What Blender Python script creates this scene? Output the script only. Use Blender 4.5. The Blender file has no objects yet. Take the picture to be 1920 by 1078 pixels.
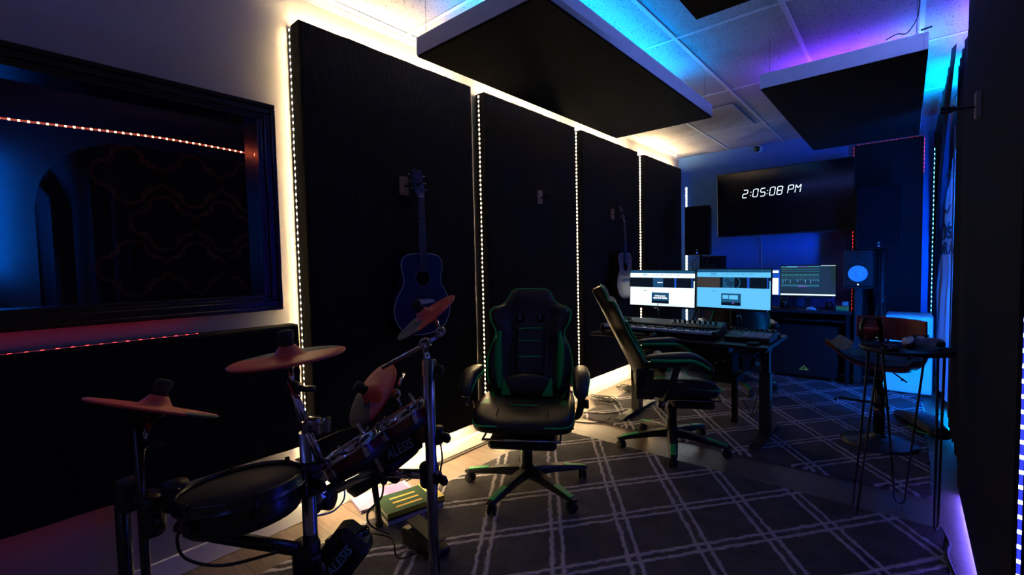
import bpy, math, random
from mathutils import Vector, Matrix, Euler
random.seed(7)
PI = math.pi
sc = bpy.context.scene
C = sc.collection

# ------------------------------------------------------------------ camera
H = 1.35
YAW, PITCH, ROLL, FP = math.radians(40.6966), math.radians(2.7186), math.radians(-1.19325), 861.1
fw = Vector((-math.sin(YAW)*math.cos(PITCH), math.cos(YAW)*math.cos(PITCH), -math.sin(PITCH)))
r0 = Vector((math.cos(YAW), math.sin(YAW), 0)); u0 = r0.cross(fw)
rt = r0*math.cos(ROLL)+u0*math.sin(ROLL); up = u0*math.cos(ROLL)-r0*math.sin(ROLL)
CAM = Vector((0, 0, H))
cd = bpy.data.cameras.new('camera'); cam = bpy.data.objects.new('camera', cd); C.objects.link(cam)
cd.sensor_width = 36; cd.lens = FP/1920*36; cd.clip_start = .02
M = Matrix((rt, up, -fw)).transposed().to_4x4(); M.translation = CAM
cam.matrix_world = M
sc.camera = cam
sc.view_settings.view_transform = 'Standard'; sc.view_settings.look = 'None'
sc.view_settings.exposure = 0; sc.view_settings.gamma = 1; sc.view_settings.use_curve_mapping = False
try:
    sc.cycles.use_denoising = True; sc.cycles.max_bounces = 8; sc.cycles.diffuse_bounces = 5
    sc.cycles.sample_clamp_indirect = 4; sc.cycles.caustics_reflective = False; sc.cycles.caustics_refractive = False
except Exception: pass

def ray(x, y): return fw*FP + rt*(x-960) - up*(y-539)
def at(x, y, d): return CAM + ray(x, y)*(d/FP)
def atZ(x, y, z): r = ray(x, y); return CAM + r*((z-H)/r.z)
def atY(x, y, Y): r = ray(x, y); return CAM + r*(Y/r.y)
def atX(x, y, X): r = ray(x, y); return CAM + r*(X/r.x)

# ------------------------------------------------------------------ materials
def mat(name, col, rough=.6, metal=0, emit=None, es=0, noise=0, nscale=60, bump=0, bscale=200, spec=.5, coat=0):
    m = bpy.data.materials.new(name); m.use_nodes = True
    nt = m.node_tree; b = nt.nodes['Principled BSDF']
    b.inputs['Base Color'].default_value = (*col, 1); b.inputs['Roughness'].default_value = rough
    b.inputs['Metallic'].default_value = metal; b.inputs['Specular IOR Level'].default_value = spec
    if coat: b.inputs['Coat Weight'].default_value = coat; b.inputs['Coat Roughness'].default_value = .1
    if emit: b.inputs['Emission Color'].default_value = (*emit, 1); b.inputs['Emission Strength'].default_value = es
    tc = nt.nodes.new('ShaderNodeTexCoord')
    if noise:
        n = nt.nodes.new('ShaderNodeTexNoise'); n.inputs['Scale'].default_value = nscale; n.inputs['Detail'].default_value = 4
        nt.links.new(tc.outputs['Object'], n.inputs['Vector'])
        mx = nt.nodes.new('ShaderNodeMix'); mx.data_type = 'RGBA'
        mx.inputs['A'].default_value = (*[c*(1-noise) for c in col], 1); mx.inputs['B'].default_value = (*[min(1, c*(1+noise)) for c in col], 1)
        nt.links.new(n.outputs['Fac'], mx.inputs['Factor']); nt.links.new(mx.outputs['Result'], b.inputs['Base Color'])
    if bump:
        n = nt.nodes.new('ShaderNodeTexNoise'); n.inputs['Scale'].default_value = bscale
        nt.links.new(tc.outputs['Object'], n.inputs['Vector'])
        bp = nt.nodes.new('ShaderNodeBump'); bp.inputs['Strength'].default_value = bump; bp.inputs['Distance'].default_value = .004
        nt.links.new(n.outputs['Fac'], bp.inputs['Height']); nt.links.new(bp.outputs['Normal'], b.inputs['Normal'])
    return m

def mth(nt, op, a, b=None, c=None):
    n = nt.nodes.new('ShaderNodeMath'); n.operation = op
    for i, v in enumerate((a, b, c)):
        if v is None: continue
        if isinstance(v, (int, float)): n.inputs[i].default_value = v
        else: nt.links.new(v, n.inputs[i])
    return n.outputs[0]

def led_mat(name, col, base, peak, pitch=.0335, u='UV'):
    """LED tape: little diodes every `pitch` metres along the strip (UV.x is the length in metres)."""
    m = bpy.data.materials.new(name); m.use_nodes = True; nt = m.node_tree
    b = nt.nodes['Principled BSDF']; b.inputs['Base Color'].default_value = (.6, .6, .6, 1)
    tc = nt.nodes.new('ShaderNodeTexCoord'); sp = nt.nodes.new('ShaderNodeSeparateXYZ'); nt.links.new(tc.outputs['UV'], sp.inputs[0])
    f = mth(nt, 'FRACT', mth(nt, 'DIVIDE', sp.outputs[0], pitch))
    d = mth(nt, 'ABSOLUTE', mth(nt, 'SUBTRACT', f, .5))
    s = mth(nt, 'ADD', mth(nt, 'MULTIPLY', mth(nt, 'LESS_THAN', d, .13), peak), base)
    b.inputs['Emission Color'].default_value = (*col, 1)
    nt.links.new(s, b.inputs['Emission Strength'])
    return m

def rib_mat(name, col, pitch=.009, axis='V', strength=.4, noise=.3):
    """corduroy-like cloth: ribs run vertically (axis V, along z) or along y (axis H)"""
    m = mat(name, col, .95, noise=noise, nscale=9, spec=.15); nt = m.node_tree; b = nt.nodes['Principled BSDF']
    tc = nt.nodes.new('ShaderNodeTexCoord'); sp = nt.nodes.new('ShaderNodeSeparateXYZ'); nt.links.new(tc.outputs['Object'], sp.inputs[0])
    q = mth(nt, 'ADD', sp.outputs[0], sp.outputs[1]) if axis == 'V' else mth(nt, 'ADD', sp.outputs[0], sp.outputs[2])
    h = mth(nt, 'SINE', mth(nt, 'MULTIPLY', q, 2*PI/pitch))
    bp = nt.nodes.new('ShaderNodeBump'); bp.inputs['Strength'].default_value = strength; bp.inputs['Distance'].default_value = .003
    nt.links.new(h, bp.inputs['Height']); nt.links.new(bp.outputs['Normal'], b.inputs['Normal'])
    return m

MT = {}
MT['wall'] = mat('wall_paint_cream', (.34, .33, .325), .6, noise=.05, nscale=3, bump=.12, bscale=120)
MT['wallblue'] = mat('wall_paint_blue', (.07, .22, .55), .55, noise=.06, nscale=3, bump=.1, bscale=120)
MT['white'] = mat('white_paint', (.75, .75, .75), .45)
MT['whitewood'] = mat('white_painted_wood', (.82, .82, .82), .55, noise=.08, nscale=25)
MT['fabric'] = rib_mat('black_ribbed_fabric', (.009, .009, .010))
MT['fabrich'] = rib_mat('black_ribbed_fabric_crosswise', (.007, .0065, .006), axis='H')
MT['cloth'] = mat('black_speaker_cloth', (.004, .004, .005), .95, bump=.3, bscale=400, spec=.05)
MT['curtain'] = mat('black_curtain_cloth', (.010, .010, .014), .9, bump=.3, bscale=300, spec=.2)
MT['blackgloss'] = mat('black_gloss_paint', (.006, .006, .007), .22)
MT['black'] = mat('black_plastic', (.010, .010, .011), .45)
MT['blackmatte'] = mat('black_matte', (.005, .005, .006), .8, spec=.15)
MT['blackmetal'] = mat('black_powder_coated_steel', (.012, .012, .013), .4, spec=.5)
MT['leather'] = mat('black_faux_leather', (.013, .012, .012), .38, bump=.25, bscale=260)
MT['green'] = mat('green_faux_leather', (.0, .42, .07), .45, bump=.2, bscale=260)
MT['greenpl'] = mat('green_piping', (.0, .55, .10), .45)
MT['rubber'] = mat('rubber', (.012, .012, .012), .8)
MT['chrome'] = mat('chrome', (.6, .6, .64), .12, 1)
MT['steel'] = mat('brushed_steel', (.34, .34, .37), .22, 1)
MT['red'] = mat('red_cymbal_rubber', (.72, .09, .05), .5, bump=.2, bscale=150)
MT['greyrub'] = mat('dark_grey_cymbal_rubber', (.085, .085, .07), .75, bump=.2, bscale=150)
MT['redshell'] = mat('dark_red_drum_shell', (.16, .004, .008), .2, coat=.6)
MT['mesh'] = mat('black_mesh_head', (.014, .014, .014), .8, bump=.3, bscale=600)
MT['navyguitar'] = mat('navy_guitar_lacquer', (.010, .014, .062), .28, coat=.4)
MT['spruce'] = mat('pale_spruce_top', (.32, .12, .07), .22, noise=.15, nscale=30, coat=.6)
MT['mahog'] = mat('dark_mahogany', (.05, .014, .008), .3)
MT['fret'] = mat('rosewood_fingerboard', (.03, .022, .03), .5)
MT['binding'] = mat('cream_binding', (.55, .52, .48), .4)
MT['hanger'] = mat('pale_wood_block', (.36, .24, .15), .6, noise=.2, nscale=40)
MT['keywhite'] = mat('white_piano_keys', (.75, .75, .75), .3)
MT['padgrey'] = mat('pale_silicone_pads', (.5, .5, .55), .5)
MT['keydark'] = mat('dark_grey_keycaps', (.02, .02, .02), .5)
MT['wood'] = mat('red_brown_stool_wood', (.36, .07, .06), .35, noise=.35, nscale=14)
MT['yellowvin'] = mat('tan_vinyl', (.5, .26, .06), .5)
MT['bluevin'] = mat('slate_vinyl', (.06, .10, .14), .25)
MT['wax'] = mat('red_candle_wax', (.85, .05, .02), .4)
MT['padwhite'] = mat('white_controller_plastic', (.8, .82, .85), .35)
MT['cable'] = mat('black_cable', (.008, .008, .008), .5)
MT['cablewhite'] = mat('white_cable', (.6, .55, .6), .5)
MT['orange'] = mat('orange_card', (.75, .2, .03), .6); MT['yellow'] = mat('yellow_card', (.75, .5, .03), .6)
MT['greencard'] = mat('green_card', (.02, .3, .1), .6); MT['purple'] = mat('purple_print', (.12, .03, .17), .4)
MT['greenbook'] = mat('dark_green_cover', (.004, .06, .015), .7, spec=.1); MT['ybook'] = mat('yellow_cover', (.7, .55, .02), .4)
MT['paper'] = mat('book_pages', (.6, .56, .48), .8); MT['ltpurple'] = mat('pale_lilac_print', (.26, .16, .32), .4)
MT['navybook'] = mat('black_book_cover', (.01, .01, .015), .35)
MT['bluetext_cablelight'] = mat('blue_logo_print_and_cable_light', (.25, .5, 1), .4); MT['greytext'] = mat('grey_print', (.35, .35, .4), .5)
MT['conewhite'] = mat('white_speaker_cone', (.72, .68, .78), .45)
MT['gold'] = mat('brass_badge', (.7, .5, .25), .3, .8)
MT['brown'] = mat('dark_brown_wood', (.035, .018, .010), .5, noise=.3, nscale=12)
MT['bed'] = mat('orange_lattice_print', (.6, .2, .08), .7)
MT['banner'] = mat('white_bed_sheet', (.75, .76, .8), .8, noise=.05, nscale=8, bump=.3, bscale=12)
MT['ink'] = mat('black_marker_ink', (.01, .01, .012), .7)
def E(name, col, s):
    return mat(name, (.02, .02, .02), .4, emit=col, es=s)
MT['e_white'] = E('screen_white', (.80, .97, 1), 1.25); MT['e_cyan'] = E('screen_pale_blue', (.13, .58, 1), 1.0)
MT['e_bar'] = E('screen_tab_bar', (.01, .10, .24), .8); MT['e_dark'] = E('screen_dark', (.002, .006, .014), 1)
MT['e_mid'] = E('screen_mid_blue', (.015, .10, .24), .8); MT['e_blue'] = E('screen_blue', (.01, .08, .55), 1)
MT['e_txt'] = E('screen_text_blue', (.03, .28, .5), .8); MT['e_brown'] = E('screen_brown', (.06, .05, .05), .8)
MT['e_pure'] = E('screen_pure_white', (1, 1, 1), 1.6); MT['e_daw'] = E('screen_mixer_background', (.012, .03, .045), 1)
MT['e_tick'] = E('screen_mixer_ticks', (.05, .30, .36), .9); MT['e_vio'] = E('screen_violet', (.2, .1, .6), .7)
MT['e_clock'] = E('clock_digits', (.75, .92, 1), 1.6); MT['e_led'] = E('indicator_light', (.5, .9, 1), 3)
MT['e_ledblue'] = E('indicator_blue', (.05, .1, 1), 3)
MT['tape'] = mat('white_led_tape_backing', (.5, .5, .5), .5)
MT['led_warm'] = led_mat('led_tape_warm', (1, .70, .35), .10, 400)
MT['led_warmtop'] = led_mat('led_tape_warm_bright', (1, .70, .35), 6, 1800)
MT['led_white'] = led_mat('led_tape_cool_white', (.8, .95, 1), 5, 220, .045)
MT['led_cyan'] = led_mat('led_tape_cyan_blue', (.0, .30, 1), 160, 700)
MT['led_cyanhot'] = led_mat('led_tape_cyan_hot', (.0, .30, 1), 150, 600)
MT['led_violetdim'] = led_mat('led_tape_violet_dim', (.15, .05, 1), 60, 300)
MT['led_booth2'] = led_mat('led_tape_booth_blue', (.0, .16, 1), 100, 900)
MT['led_redfaint'] = led_mat('led_tape_red_faint', (1, .02, .02), .2, 9, .04)
MT['led_addedblue'] = led_mat('led_tape_added_blue', (.14, .22, 1), 40, 700)
MT['led_floor'] = led_mat('led_tape_floor_violet', (.13, .10, 1), 10, 480)
MT['led_violet'] = led_mat('led_tape_violet', (.15, .03, 1), 200, 800)
MT['led_red'] = led_mat('led_tape_red', (1, .02, .02), .3, 26, .04)
MT['led_booth'] = led_mat('led_tape_orange', (1, .14, .05), .6, 60, .036)
MT['led_teal'] = led_mat('led_tape_teal', (.10, .75, 1), .1, 14, .045)
MT['led_room'] = led_mat('led_tape_room_blue', (.12, .20, 1), 4, 160, .034)
MT['led_blue'] = led_mat('led_tape_blue', (.03, .05, 1), 1.0, 330, .042)
MT['led_bluehot'] = led_mat('led_tape_bright_blue', (.0, .12, 1), 400, 3800, .034)

def glass(name, tint=(1, 1, 1), rough=0.0):
    m = bpy.data.materials.new(name); m.use_nodes = True; nt = m.node_tree
    b = nt.nodes['Principled BSDF']; b.inputs['Base Color'].default_value = (*tint, 1)
    b.inputs['Roughness'].default_value = rough; b.inputs['Transmission Weight'].default_value = 1; b.inputs['IOR'].default_value = 1.45
    return m
MT['glass'] = glass('clear_glass')
def pane_mat(ior=1.22, rg=.07, tint=(.85, .87, .9, 1), nm='window_glass'):
    m = bpy.data.materials.new(nm); m.use_nodes = True; nt = m.node_tree
    for n in list(nt.nodes):
        if n.type != 'OUTPUT_MATERIAL': nt.nodes.remove(n)
    out = [n for n in nt.nodes if n.type == 'OUTPUT_MATERIAL'][0]
    t = nt.nodes.new('ShaderNodeBsdfTransparent'); t.inputs[0].default_value = tint
    g = nt.nodes.new('ShaderNodeBsdfGlossy'); g.inputs['Roughness'].default_value = rg
    fr = nt.nodes.new('ShaderNodeFresnel'); fr.inputs[0].default_value = ior
    mx = nt.nodes.new('ShaderNodeMixShader')
    nt.links.new(fr.outputs[0], mx.inputs[0]); nt.links.new(t.outputs[0], mx.inputs[1]); nt.links.new(g.outputs[0], mx.inputs[2])
    nt.links.new(mx.outputs[0], out.inputs[0]); return m
MT['pane'] = pane_mat()
MT['jarglass'] = pane_mat(1.45, .03, (.93, .95, .96, 1), 'jar_glass')

def rug_mat(name, x0, y0):
    m = bpy.data.materials.new(name); m.use_nodes = True; nt = m.node_tree; b = nt.nodes['Principled BSDF']
    b.inputs['Roughness'].default_value = .95; b.inputs['Specular IOR Level'].default_value = .1
    tc = nt.nodes.new('ShaderNodeTexCoord')
    ns = nt.nodes.new('ShaderNodeTexNoise'); ns.inputs['Scale'].default_value = 22; ns.inputs['Detail'].default_value = 3
    nt.links.new(tc.outputs['Object'], ns.inputs['Vector'])
    wob = nt.nodes.new('ShaderNodeVectorMath'); wob.operation = 'MULTIPLY_ADD'; wob.inputs[1].default_value = (.030, .030, 0)
    nt.links.new(ns.outputs['Color'], wob.inputs[0]); nt.links.new(tc.outputs['Object'], wob.inputs[2])
    sp = nt.nodes.new('ShaderNodeSeparateXYZ'); nt.links.new(wob.outputs[0], sp.inputs[0])
    x = mth(nt, 'DIVIDE', mth(nt, 'SUBTRACT', sp.outputs[0], x0+.015), .43); y = mth(nt, 'DIVIDE', mth(nt, 'SUBTRACT', sp.outputs[1], y0+.015), .57)
    def fam(s):
        f = mth(nt, 'FRACT', mth(nt, 'ADD', s, 100))
        d = mth(nt, 'ABSOLUTE', mth(nt, 'SUBTRACT', f, .5))          # .5 at a line centre
        e = mth(nt, 'SUBTRACT', .5, d)                                # distance from the centre line
        k = mth(nt, 'ABSOLUTE', mth(nt, 'SUBTRACT', e, .072))
        mr = nt.nodes.new('ShaderNodeMapRange'); mr.inputs['From Min'].default_value = .040; mr.inputs['From Max'].default_value = .014
        nt.links.new(k, mr.inputs['Value']); return mr.outputs[0]
    ln = mth(nt, 'MAXIMUM', fam(mth(nt, 'ADD', x, y)), fam(mth(nt, 'SUBTRACT', x, y)))
    n2 = nt.nodes.new('ShaderNodeTexNoise'); n2.inputs['Scale'].default_value = 130; n2.inputs['Detail'].default_value = 5
    n3 = nt.nodes.new('ShaderNodeTexNoise'); n3.inputs['Scale'].default_value = 7; n3.inputs['Detail'].default_value = 6
    for n in (n2, n3): nt.links.new(tc.outputs['Object'], n.inputs['Vector'])
    mx0 = nt.nodes.new('ShaderNodeMix'); mx0.data_type = 'RGBA'; mx0.inputs['A'].default_value = (.048, .045, .050, 1); mx0.inputs['B'].default_value = (.12, .115, .125, 1)
    nt.links.new(mth(nt, 'MULTIPLY_ADD', n3.outputs['Fac'], 1.2, mth(nt, 'MULTIPLY_ADD', n2.outputs['Fac'], .8, -.6)), mx0.inputs['Factor'])
    mx = nt.nodes.new('ShaderNodeMix'); mx.data_type = 'RGBA'; mx.inputs['B'].default_value = (.60, .57, .63, 1)
    nt.links.new(mx0.outputs['Result'], mx.inputs['A'])
    nt.links.new(mth(nt, 'MULTIPLY', ln, mth(nt, 'MULTIPLY_ADD', n2.outputs['Fac'], .7, .35)), mx.inputs['Factor'])
    nt.links.new(mx.outputs['Result'], b.inputs['Base Color'])
    bp = nt.nodes.new('ShaderNodeBump'); bp.inputs['Strength'].default_value = .9; bp.inputs['Distance'].default_value = .012
    nt.links.new(mth(nt, 'ADD', mth(nt, 'MULTIPLY', n2.outputs['Fac'], .8), mth(nt, 'ADD', mth(nt, 'MULTIPLY', ln, .4), n3.outputs['Fac'])), bp.inputs['Height'])
    nt.links.new(bp.outputs['Normal'], b.inputs['Normal'])
    return m

def floor_mat():
    m = bpy.data.materials.new('grey_brown_plank_floor'); m.use_nodes = True; nt = m.node_tree; b = nt.nodes['Principled BSDF']
    b.inputs['Roughness'].default_value = .38
    tc = nt.nodes.new('ShaderNodeTexCoord'); br = nt.nodes.new('ShaderNodeTexBrick')
    br.inputs['Scale'].default_value = 1; br.inputs['Brick Width'].default_value = 1.22; br.inputs['Row Height'].default_value = .185
    br.inputs['Mortar Size'].default_value = .0018; br.offset = .37; br.inputs['Color1'].default_value = (.19, .14, .11, 1); br.inputs['Color2'].default_value = (.13, .10, .08, 1)
    br.inputs['Mortar'].default_value = (.04, .03, .025, 1)
    nt.links.new(tc.outputs['Object'], br.inputs['Vector'])
    mp = nt.nodes.new('ShaderNodeMapping'); mp.inputs['Scale'].default_value = (3, 40, 1); nt.links.new(tc.outputs['Object'], mp.inputs[0])
    n = nt.nodes.new('ShaderNodeTexNoise'); n.inputs['Scale'].default_value = 1.5; n.inputs['Detail'].default_value = 6; nt.links.new(mp.outputs[0], n.inputs['Vector'])
    mx = nt.nodes.new('ShaderNodeMix'); mx.data_type = 'RGBA'; mx.blend_type = 'MULTIPLY'; mx.inputs['Factor'].default_value = .8
    cr = nt.nodes.new('ShaderNodeValToRGB'); cr.color_ramp.elements[0].position = .3; cr.color_ramp.elements[0].color = (.5, .5, .5, 1); cr.color_ramp.elements[1].position = .7
    nt.links.new(n.outputs['Fac'], cr.inputs[0]); nt.links.new(br.outputs['Color'], mx.inputs['A']); nt.links.new(cr.outputs[0], mx.inputs['B'])
    nt.links.new(mx.outputs['Result'], b.inputs['Base Color'])
    return m

def tile_mat():
    m = mat('mineral_fibre_ceiling_tile', (.62, .61, .62), .85, spec=.1); nt = m.node_tree; b = nt.nodes['Principled BSDF']
    tc = nt.nodes.new('ShaderNodeTexCoord')
    mp = nt.nodes.new('ShaderNodeMapping'); mp.inputs['Scale'].default_value = (1, .55, 1); nt.links.new(tc.outputs['Object'], mp.inputs[0])
    n = nt.nodes.new('ShaderNodeTexNoise'); n.inputs['Scale'].default_value = 130; n.inputs['Detail'].default_value = 2; nt.links.new(mp.outputs[0], n.inputs['Vector'])
    cr = nt.nodes.new('ShaderNodeValToRGB'); cr.color_ramp.elements[0].position = .30; cr.color_ramp.elements[0].color = (.12, .12, .13, 1)
    cr.color_ramp.elements[1].position = .40; cr.color_ramp.elements[1].color = (.44, .43, .44, 1)
    nt.links.new(n.outputs['Fac'], cr.inputs[0])
    n2 = nt.nodes.new('ShaderNodeTexNoise'); n2.inputs['Scale'].default_value = 1.6; n2.inputs['Detail'].default_value = 3; nt.links.new(tc.outputs['Object'], n2.inputs['Vector'])
    cr2 = nt.nodes.new('ShaderNodeValToRGB'); cr2.color_ramp.elements[0].position = .28; cr2.color_ramp.elements[0].color = (.62, .57, .52, 1); cr2.color_ramp.elements[1].position = .5
    nt.links.new(n2.outputs['Fac'], cr2.inputs[0])
    mx = nt.nodes.new('ShaderNodeMix'); mx.data_type = 'RGBA'; mx.blend_type = 'MULTIPLY'; mx.inputs['Factor'].default_value = .8
    nt.links.new(cr.outputs[0], mx.inputs['A']); nt.links.new(cr2.outputs[0], mx.inputs['B']); nt.links.new(mx.outputs['Result'], b.inputs['Base Color'])
    bp = nt.nodes.new('ShaderNodeBump'); bp.inputs['Strength'].default_value = .4; bp.inputs['Distance'].default_value = .003
    nt.links.new(cr.outputs[0], bp.inputs['Height']); nt.links.new(bp.outputs['Normal'], b.inputs['Normal'])
    return m
MT['floor'] = floor_mat(); MT['tile'] = tile_mat(); MT['tbar'] = mat('white_ceiling_grid_bar', (.6, .6, .61), .5)

# ------------------------------------------------------------------ mesh builder
def V(*a): return Vector(a)
def frame_from(z, x=None):
    z = Vector(z).normalized()
    x = Vector(x) if x is not None else (V(1, 0, 0) if abs(z.x) < .9 else V(0, 1, 0))
    x = (x - z*x.dot(z)).normalized(); return x, z.cross(x), z

class MB:
    def __init__(s): s.v = []; s.f = []; s.m = []; s.sm = []; s.uv = {}; s.mats = []; s.T = Matrix.Identity(4)
    def mi(s, m):
        if m is None: return 0
        if m not in s.mats: s.mats.append(m)
        return s.mats.index(m)
    def add(s, vs, fs, m=None, smooth=False):
        o = len(s.v); s.v += [s.T @ Vector(v) for v in vs]; k = s.mi(m)
        for f in fs: s.f.append([i+o for i in f]); s.m.append(k); s.sm.append(smooth)
        return s
    def box(s, a, b, m=None, R=None, c=None, bev=0):
        x0, x1 = sorted((a[0], b[0])); y0, y1 = sorted((a[1], b[1])); z0, z1 = sorted((a[2], b[2]))
        if bev:
            bev = min(bev, (x1-x0)*.45, (y1-y0)*.45, (z1-z0)*.45); vs = []; fs = []
            idx = {}
            for sx, X in ((-1, x0), (1, x1)):
                for sy, Y in ((-1, y0), (1, y1)):
                    for sz, Z in ((-1, z0), (1, z1)):
                        for ax in range(3):
                            p = [X-sx*bev, Y-sy*bev, Z-sz*bev]; p[ax] = (X, Y, Z)[ax]
                            idx[(sx, sy, sz, ax)] = len(vs); vs.append(V(*p))
            for ax in range(3):
                o = [i for i in range(3) if i != ax]
                for sg in (-1, 1):
                    q = []
                    for a_, b_ in ((-1, -1), (1, -1), (1, 1), (-1, 1)):
                        k = [0, 0, 0]; k[ax] = sg; k[o[0]] = a_; k[o[1]] = b_; q.append(idx[(*k, ax)])
                    fs.append(q)
            for ax in range(3):
                o = [i for i in range(3) if i != ax]
                for a_ in (-1, 1):
                    for b_ in (-1, 1):
                        k0 = [0]*3; k1 = [0]*3; k0[ax] = -1; k1[ax] = 1
                        for k in (k0, k1): k[o[0]] = a_; k[o[1]] = b_
                        fs.append([idx[(*k0, o[0])], idx[(*k1, o[0])], idx[(*k1, o[1])], idx[(*k0, o[1])]])
            for sx in (-1, 1):
                for sy in (-1, 1):
                    for sz in (-1, 1): fs.append([idx[(sx, sy, sz, 0)], idx[(sx, sy, sz, 1)], idx[(sx, sy, sz, 2)]])
        else:
            vs = [V(x, y, z) for x in (x0, x1) for y in (y0, y1) for z in (z0, z1)]
            fs = [(0, 1, 3, 2), (4, 6, 7, 5), (0, 4, 5, 1), (2, 3, 7, 6), (0, 2, 6, 4), (1, 5, 7, 3)]
        if R is not None:
            c = Vector(c) if c is not None else V((x0+x1)/2, (y0+y1)/2, (z0+z1)/2)
            vs = [c + R @ (v-c) for v in vs]
        return s.add(vs, fs, m)
    def obox(s, c, ax, half, m=None, bev=0):
        """box with centre c, axes ax (3 unit vectors) and half sizes."""
        T = s.T; M4 = Matrix((ax[0], ax[1], ax[2])).transposed().to_4x4(); M4.translation = Vector(c)
        s.T = T @ M4; s.box([-h for h in half], half, m, bev=bev); s.T = T; return s
    def tube(s, pts, r, m=None, n=10, cap=True, closed=False):
        pts = [Vector(p) for p in pts]; N = len(pts); rs = r if isinstance(r, (list, tuple)) else [r]*N
        vs = []; x = None
        for i, p in enumerate(pts):
            a = pts[(i-1) % N] if (closed or i > 0) else pts[0]; b = pts[(i+1) % N] if (closed or i < N-1) else pts[-1]
            t = (b-a); t = t.normalized() if t.length > 1e-9 else V(0, 0, 1)
            if x is None: x, y, _ = frame_from(t)
            else:
                x = x - t*x.dot(t)
                x = x.normalized() if x.length > 1e-6 else frame_from(t)[0]
                y = t.cross(x)
            for k in range(n):
                a_ = 2*PI*k/n; vs.append(p + (x*math.cos(a_) + y*math.sin(a_))*rs[i])
        fs = []
        for i in range(N if closed else N-1):
            j = (i+1) % N
            for k in range(n): fs.append((i*n+k, i*n+(k+1) % n, j*n+(k+1) % n, j*n+k))
        s.add(vs, fs, m, True)
        if cap and not closed:
            s.add(vs[:n], [list(range(n))[::-1]], m); s.add(vs[-n:], [list(range(n))], m)
        return s
    def lathe(s, prof, c=(0, 0, 0), axis=(0, 0, 1), m=None, n=32, xref=None, mf=None, flat=False):
        x, y, z = frame_from(axis, xref); c = Vector(c); vs = []; fs = []; N = len(prof)
        for (r, h) in prof:
            for k in range(n):
                a = 2*PI*k/n; vs.append(c + (x*math.cos(a)+y*math.sin(a))*r + z*h)
        if mf:
            for i in range(N-1):
                for k in range(n): s.add([vs[i*n+k], vs[i*n+(k+1) % n], vs[(i+1)*n+(k+1) % n], vs[(i+1)*n+k]], [(0, 1, 2, 3)], mf(i, 2*PI*(k+.5)/n), not flat)
            return s
        for i in range(N-1):
            for k in range(n): fs.append((i*n+k, i*n+(k+1) % n, (i+1)*n+(k+1) % n, (i+1)*n+k))
        return s.add(vs, fs, m, not flat)
    def prism(s, poly, d, O=(0, 0, 0), X=(1, 0, 0), Y=(0, 1, 0), m=None, mside=None, smooth=False):
        """2-D outline poly in the plane O,X,Y pushed by the vector d."""
        O = Vector(O); X = Vector(X); Y = Vector(Y); d = Vector(d); n = len(poly)
        a = [O + X*p[0] + Y*p[1] for p in poly]; b = [p+d for p in a]
        s.add(a, [list(range(n))[::-1]], m); s.add(b, [list(range(n))], m)
        s.add(a+b, [(i, (i+1) % n, n+(i+1) % n, n+i) for i in range(n)], mside or m, smooth); return s
    def quad(s, a, b, c, d, m=None): return s.add([a, b, c, d], [(0, 1, 2, 3)], m)
    def sphere(s, c, r, m=None, n=16, k=10, sc3=(1, 1, 1), R=None):
        vs = []; fs = []; c = Vector(c)
        for i in range(k+1):
            t = PI*i/k
            for j in range(n):
                a = 2*PI*j/n; p = V(math.sin(t)*math.cos(a)*sc3[0], math.sin(t)*math.sin(a)*sc3[1], math.cos(t)*sc3[2])*r
                vs.append(c + (R @ p if R is not None else p))
        for i in range(k):
            for j in range(n): fs.append((i*n+j, (i+1)*n+j, (i+1)*n+(j+1) % n, i*n+(j+1) % n))
        return s.add(vs, fs, m, True)
    def loft(s, rings, m=None, cap=True, smooth=True):
        n = len(rings[0]); vs = [p for r in rings for p in r]; fs = []
        for i in range(len(rings)-1):
            for k in range(n): fs.append((i*n+k, i*n+(k+1) % n, (i+1)*n+(k+1) % n, (i+1)*n+k))
        if cap: fs.append(list(range(n))[::-1]); fs.append([(len(rings)-1)*n+k for k in range(n)])
        return s.add(vs, fs, m, smooth)
    def build(s, name, m=None, parent=None, world=False, bevel=0, sub=0, solid=0, uvlen=None, bseg=2):
        me = bpy.data.meshes.new(name)
        vs = s.v
        if world and parent is not None:
            inv = parent_matrix(parent).inverted(); vs = [inv @ v for v in vs]
        me.from_pydata([tuple(v) for v in vs], [], s.f)
        mats = [x for x in s.mats] or [m]
        if s.mats and m is not None and False: pass
        for q in mats: me.materials.append(MT[q] if isinstance(q, str) else q)
        for p, k, sm in zip(me.polygons, s.m, s.sm): p.material_index = k; p.use_smooth = sm
        if uvlen is not None:
            uv = me.uv_layers.new(name='UVMap')
            for lp in me.loops: uv.data[lp.index].uv = (uvlen[lp.vertex_index], 0)
        import bmesh
        bm = bmesh.new(); bm.from_mesh(me)
        if uvlen is None: bmesh.ops.remove_doubles(bm, verts=bm.verts, dist=1e-6)
        bmesh.ops.recalc_face_normals(bm, faces=bm.faces); bm.to_mesh(me); bm.free()
        o = bpy.data.objects.new(name, me); C.objects.link(o)
        if parent is not None: o.parent = parent
        if bevel:
            b = o.modifiers.new('bevel', 'BEVEL'); b.width = bevel; b.segments = bseg; b.limit_method = 'ANGLE'; b.angle_limit = .6
        if sub:
            b = o.modifiers.new('sub', 'SUBSURF'); b.levels = sub; b.render_levels = sub
            for p in me.polygons: p.use_smooth = True
        return o

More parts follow.
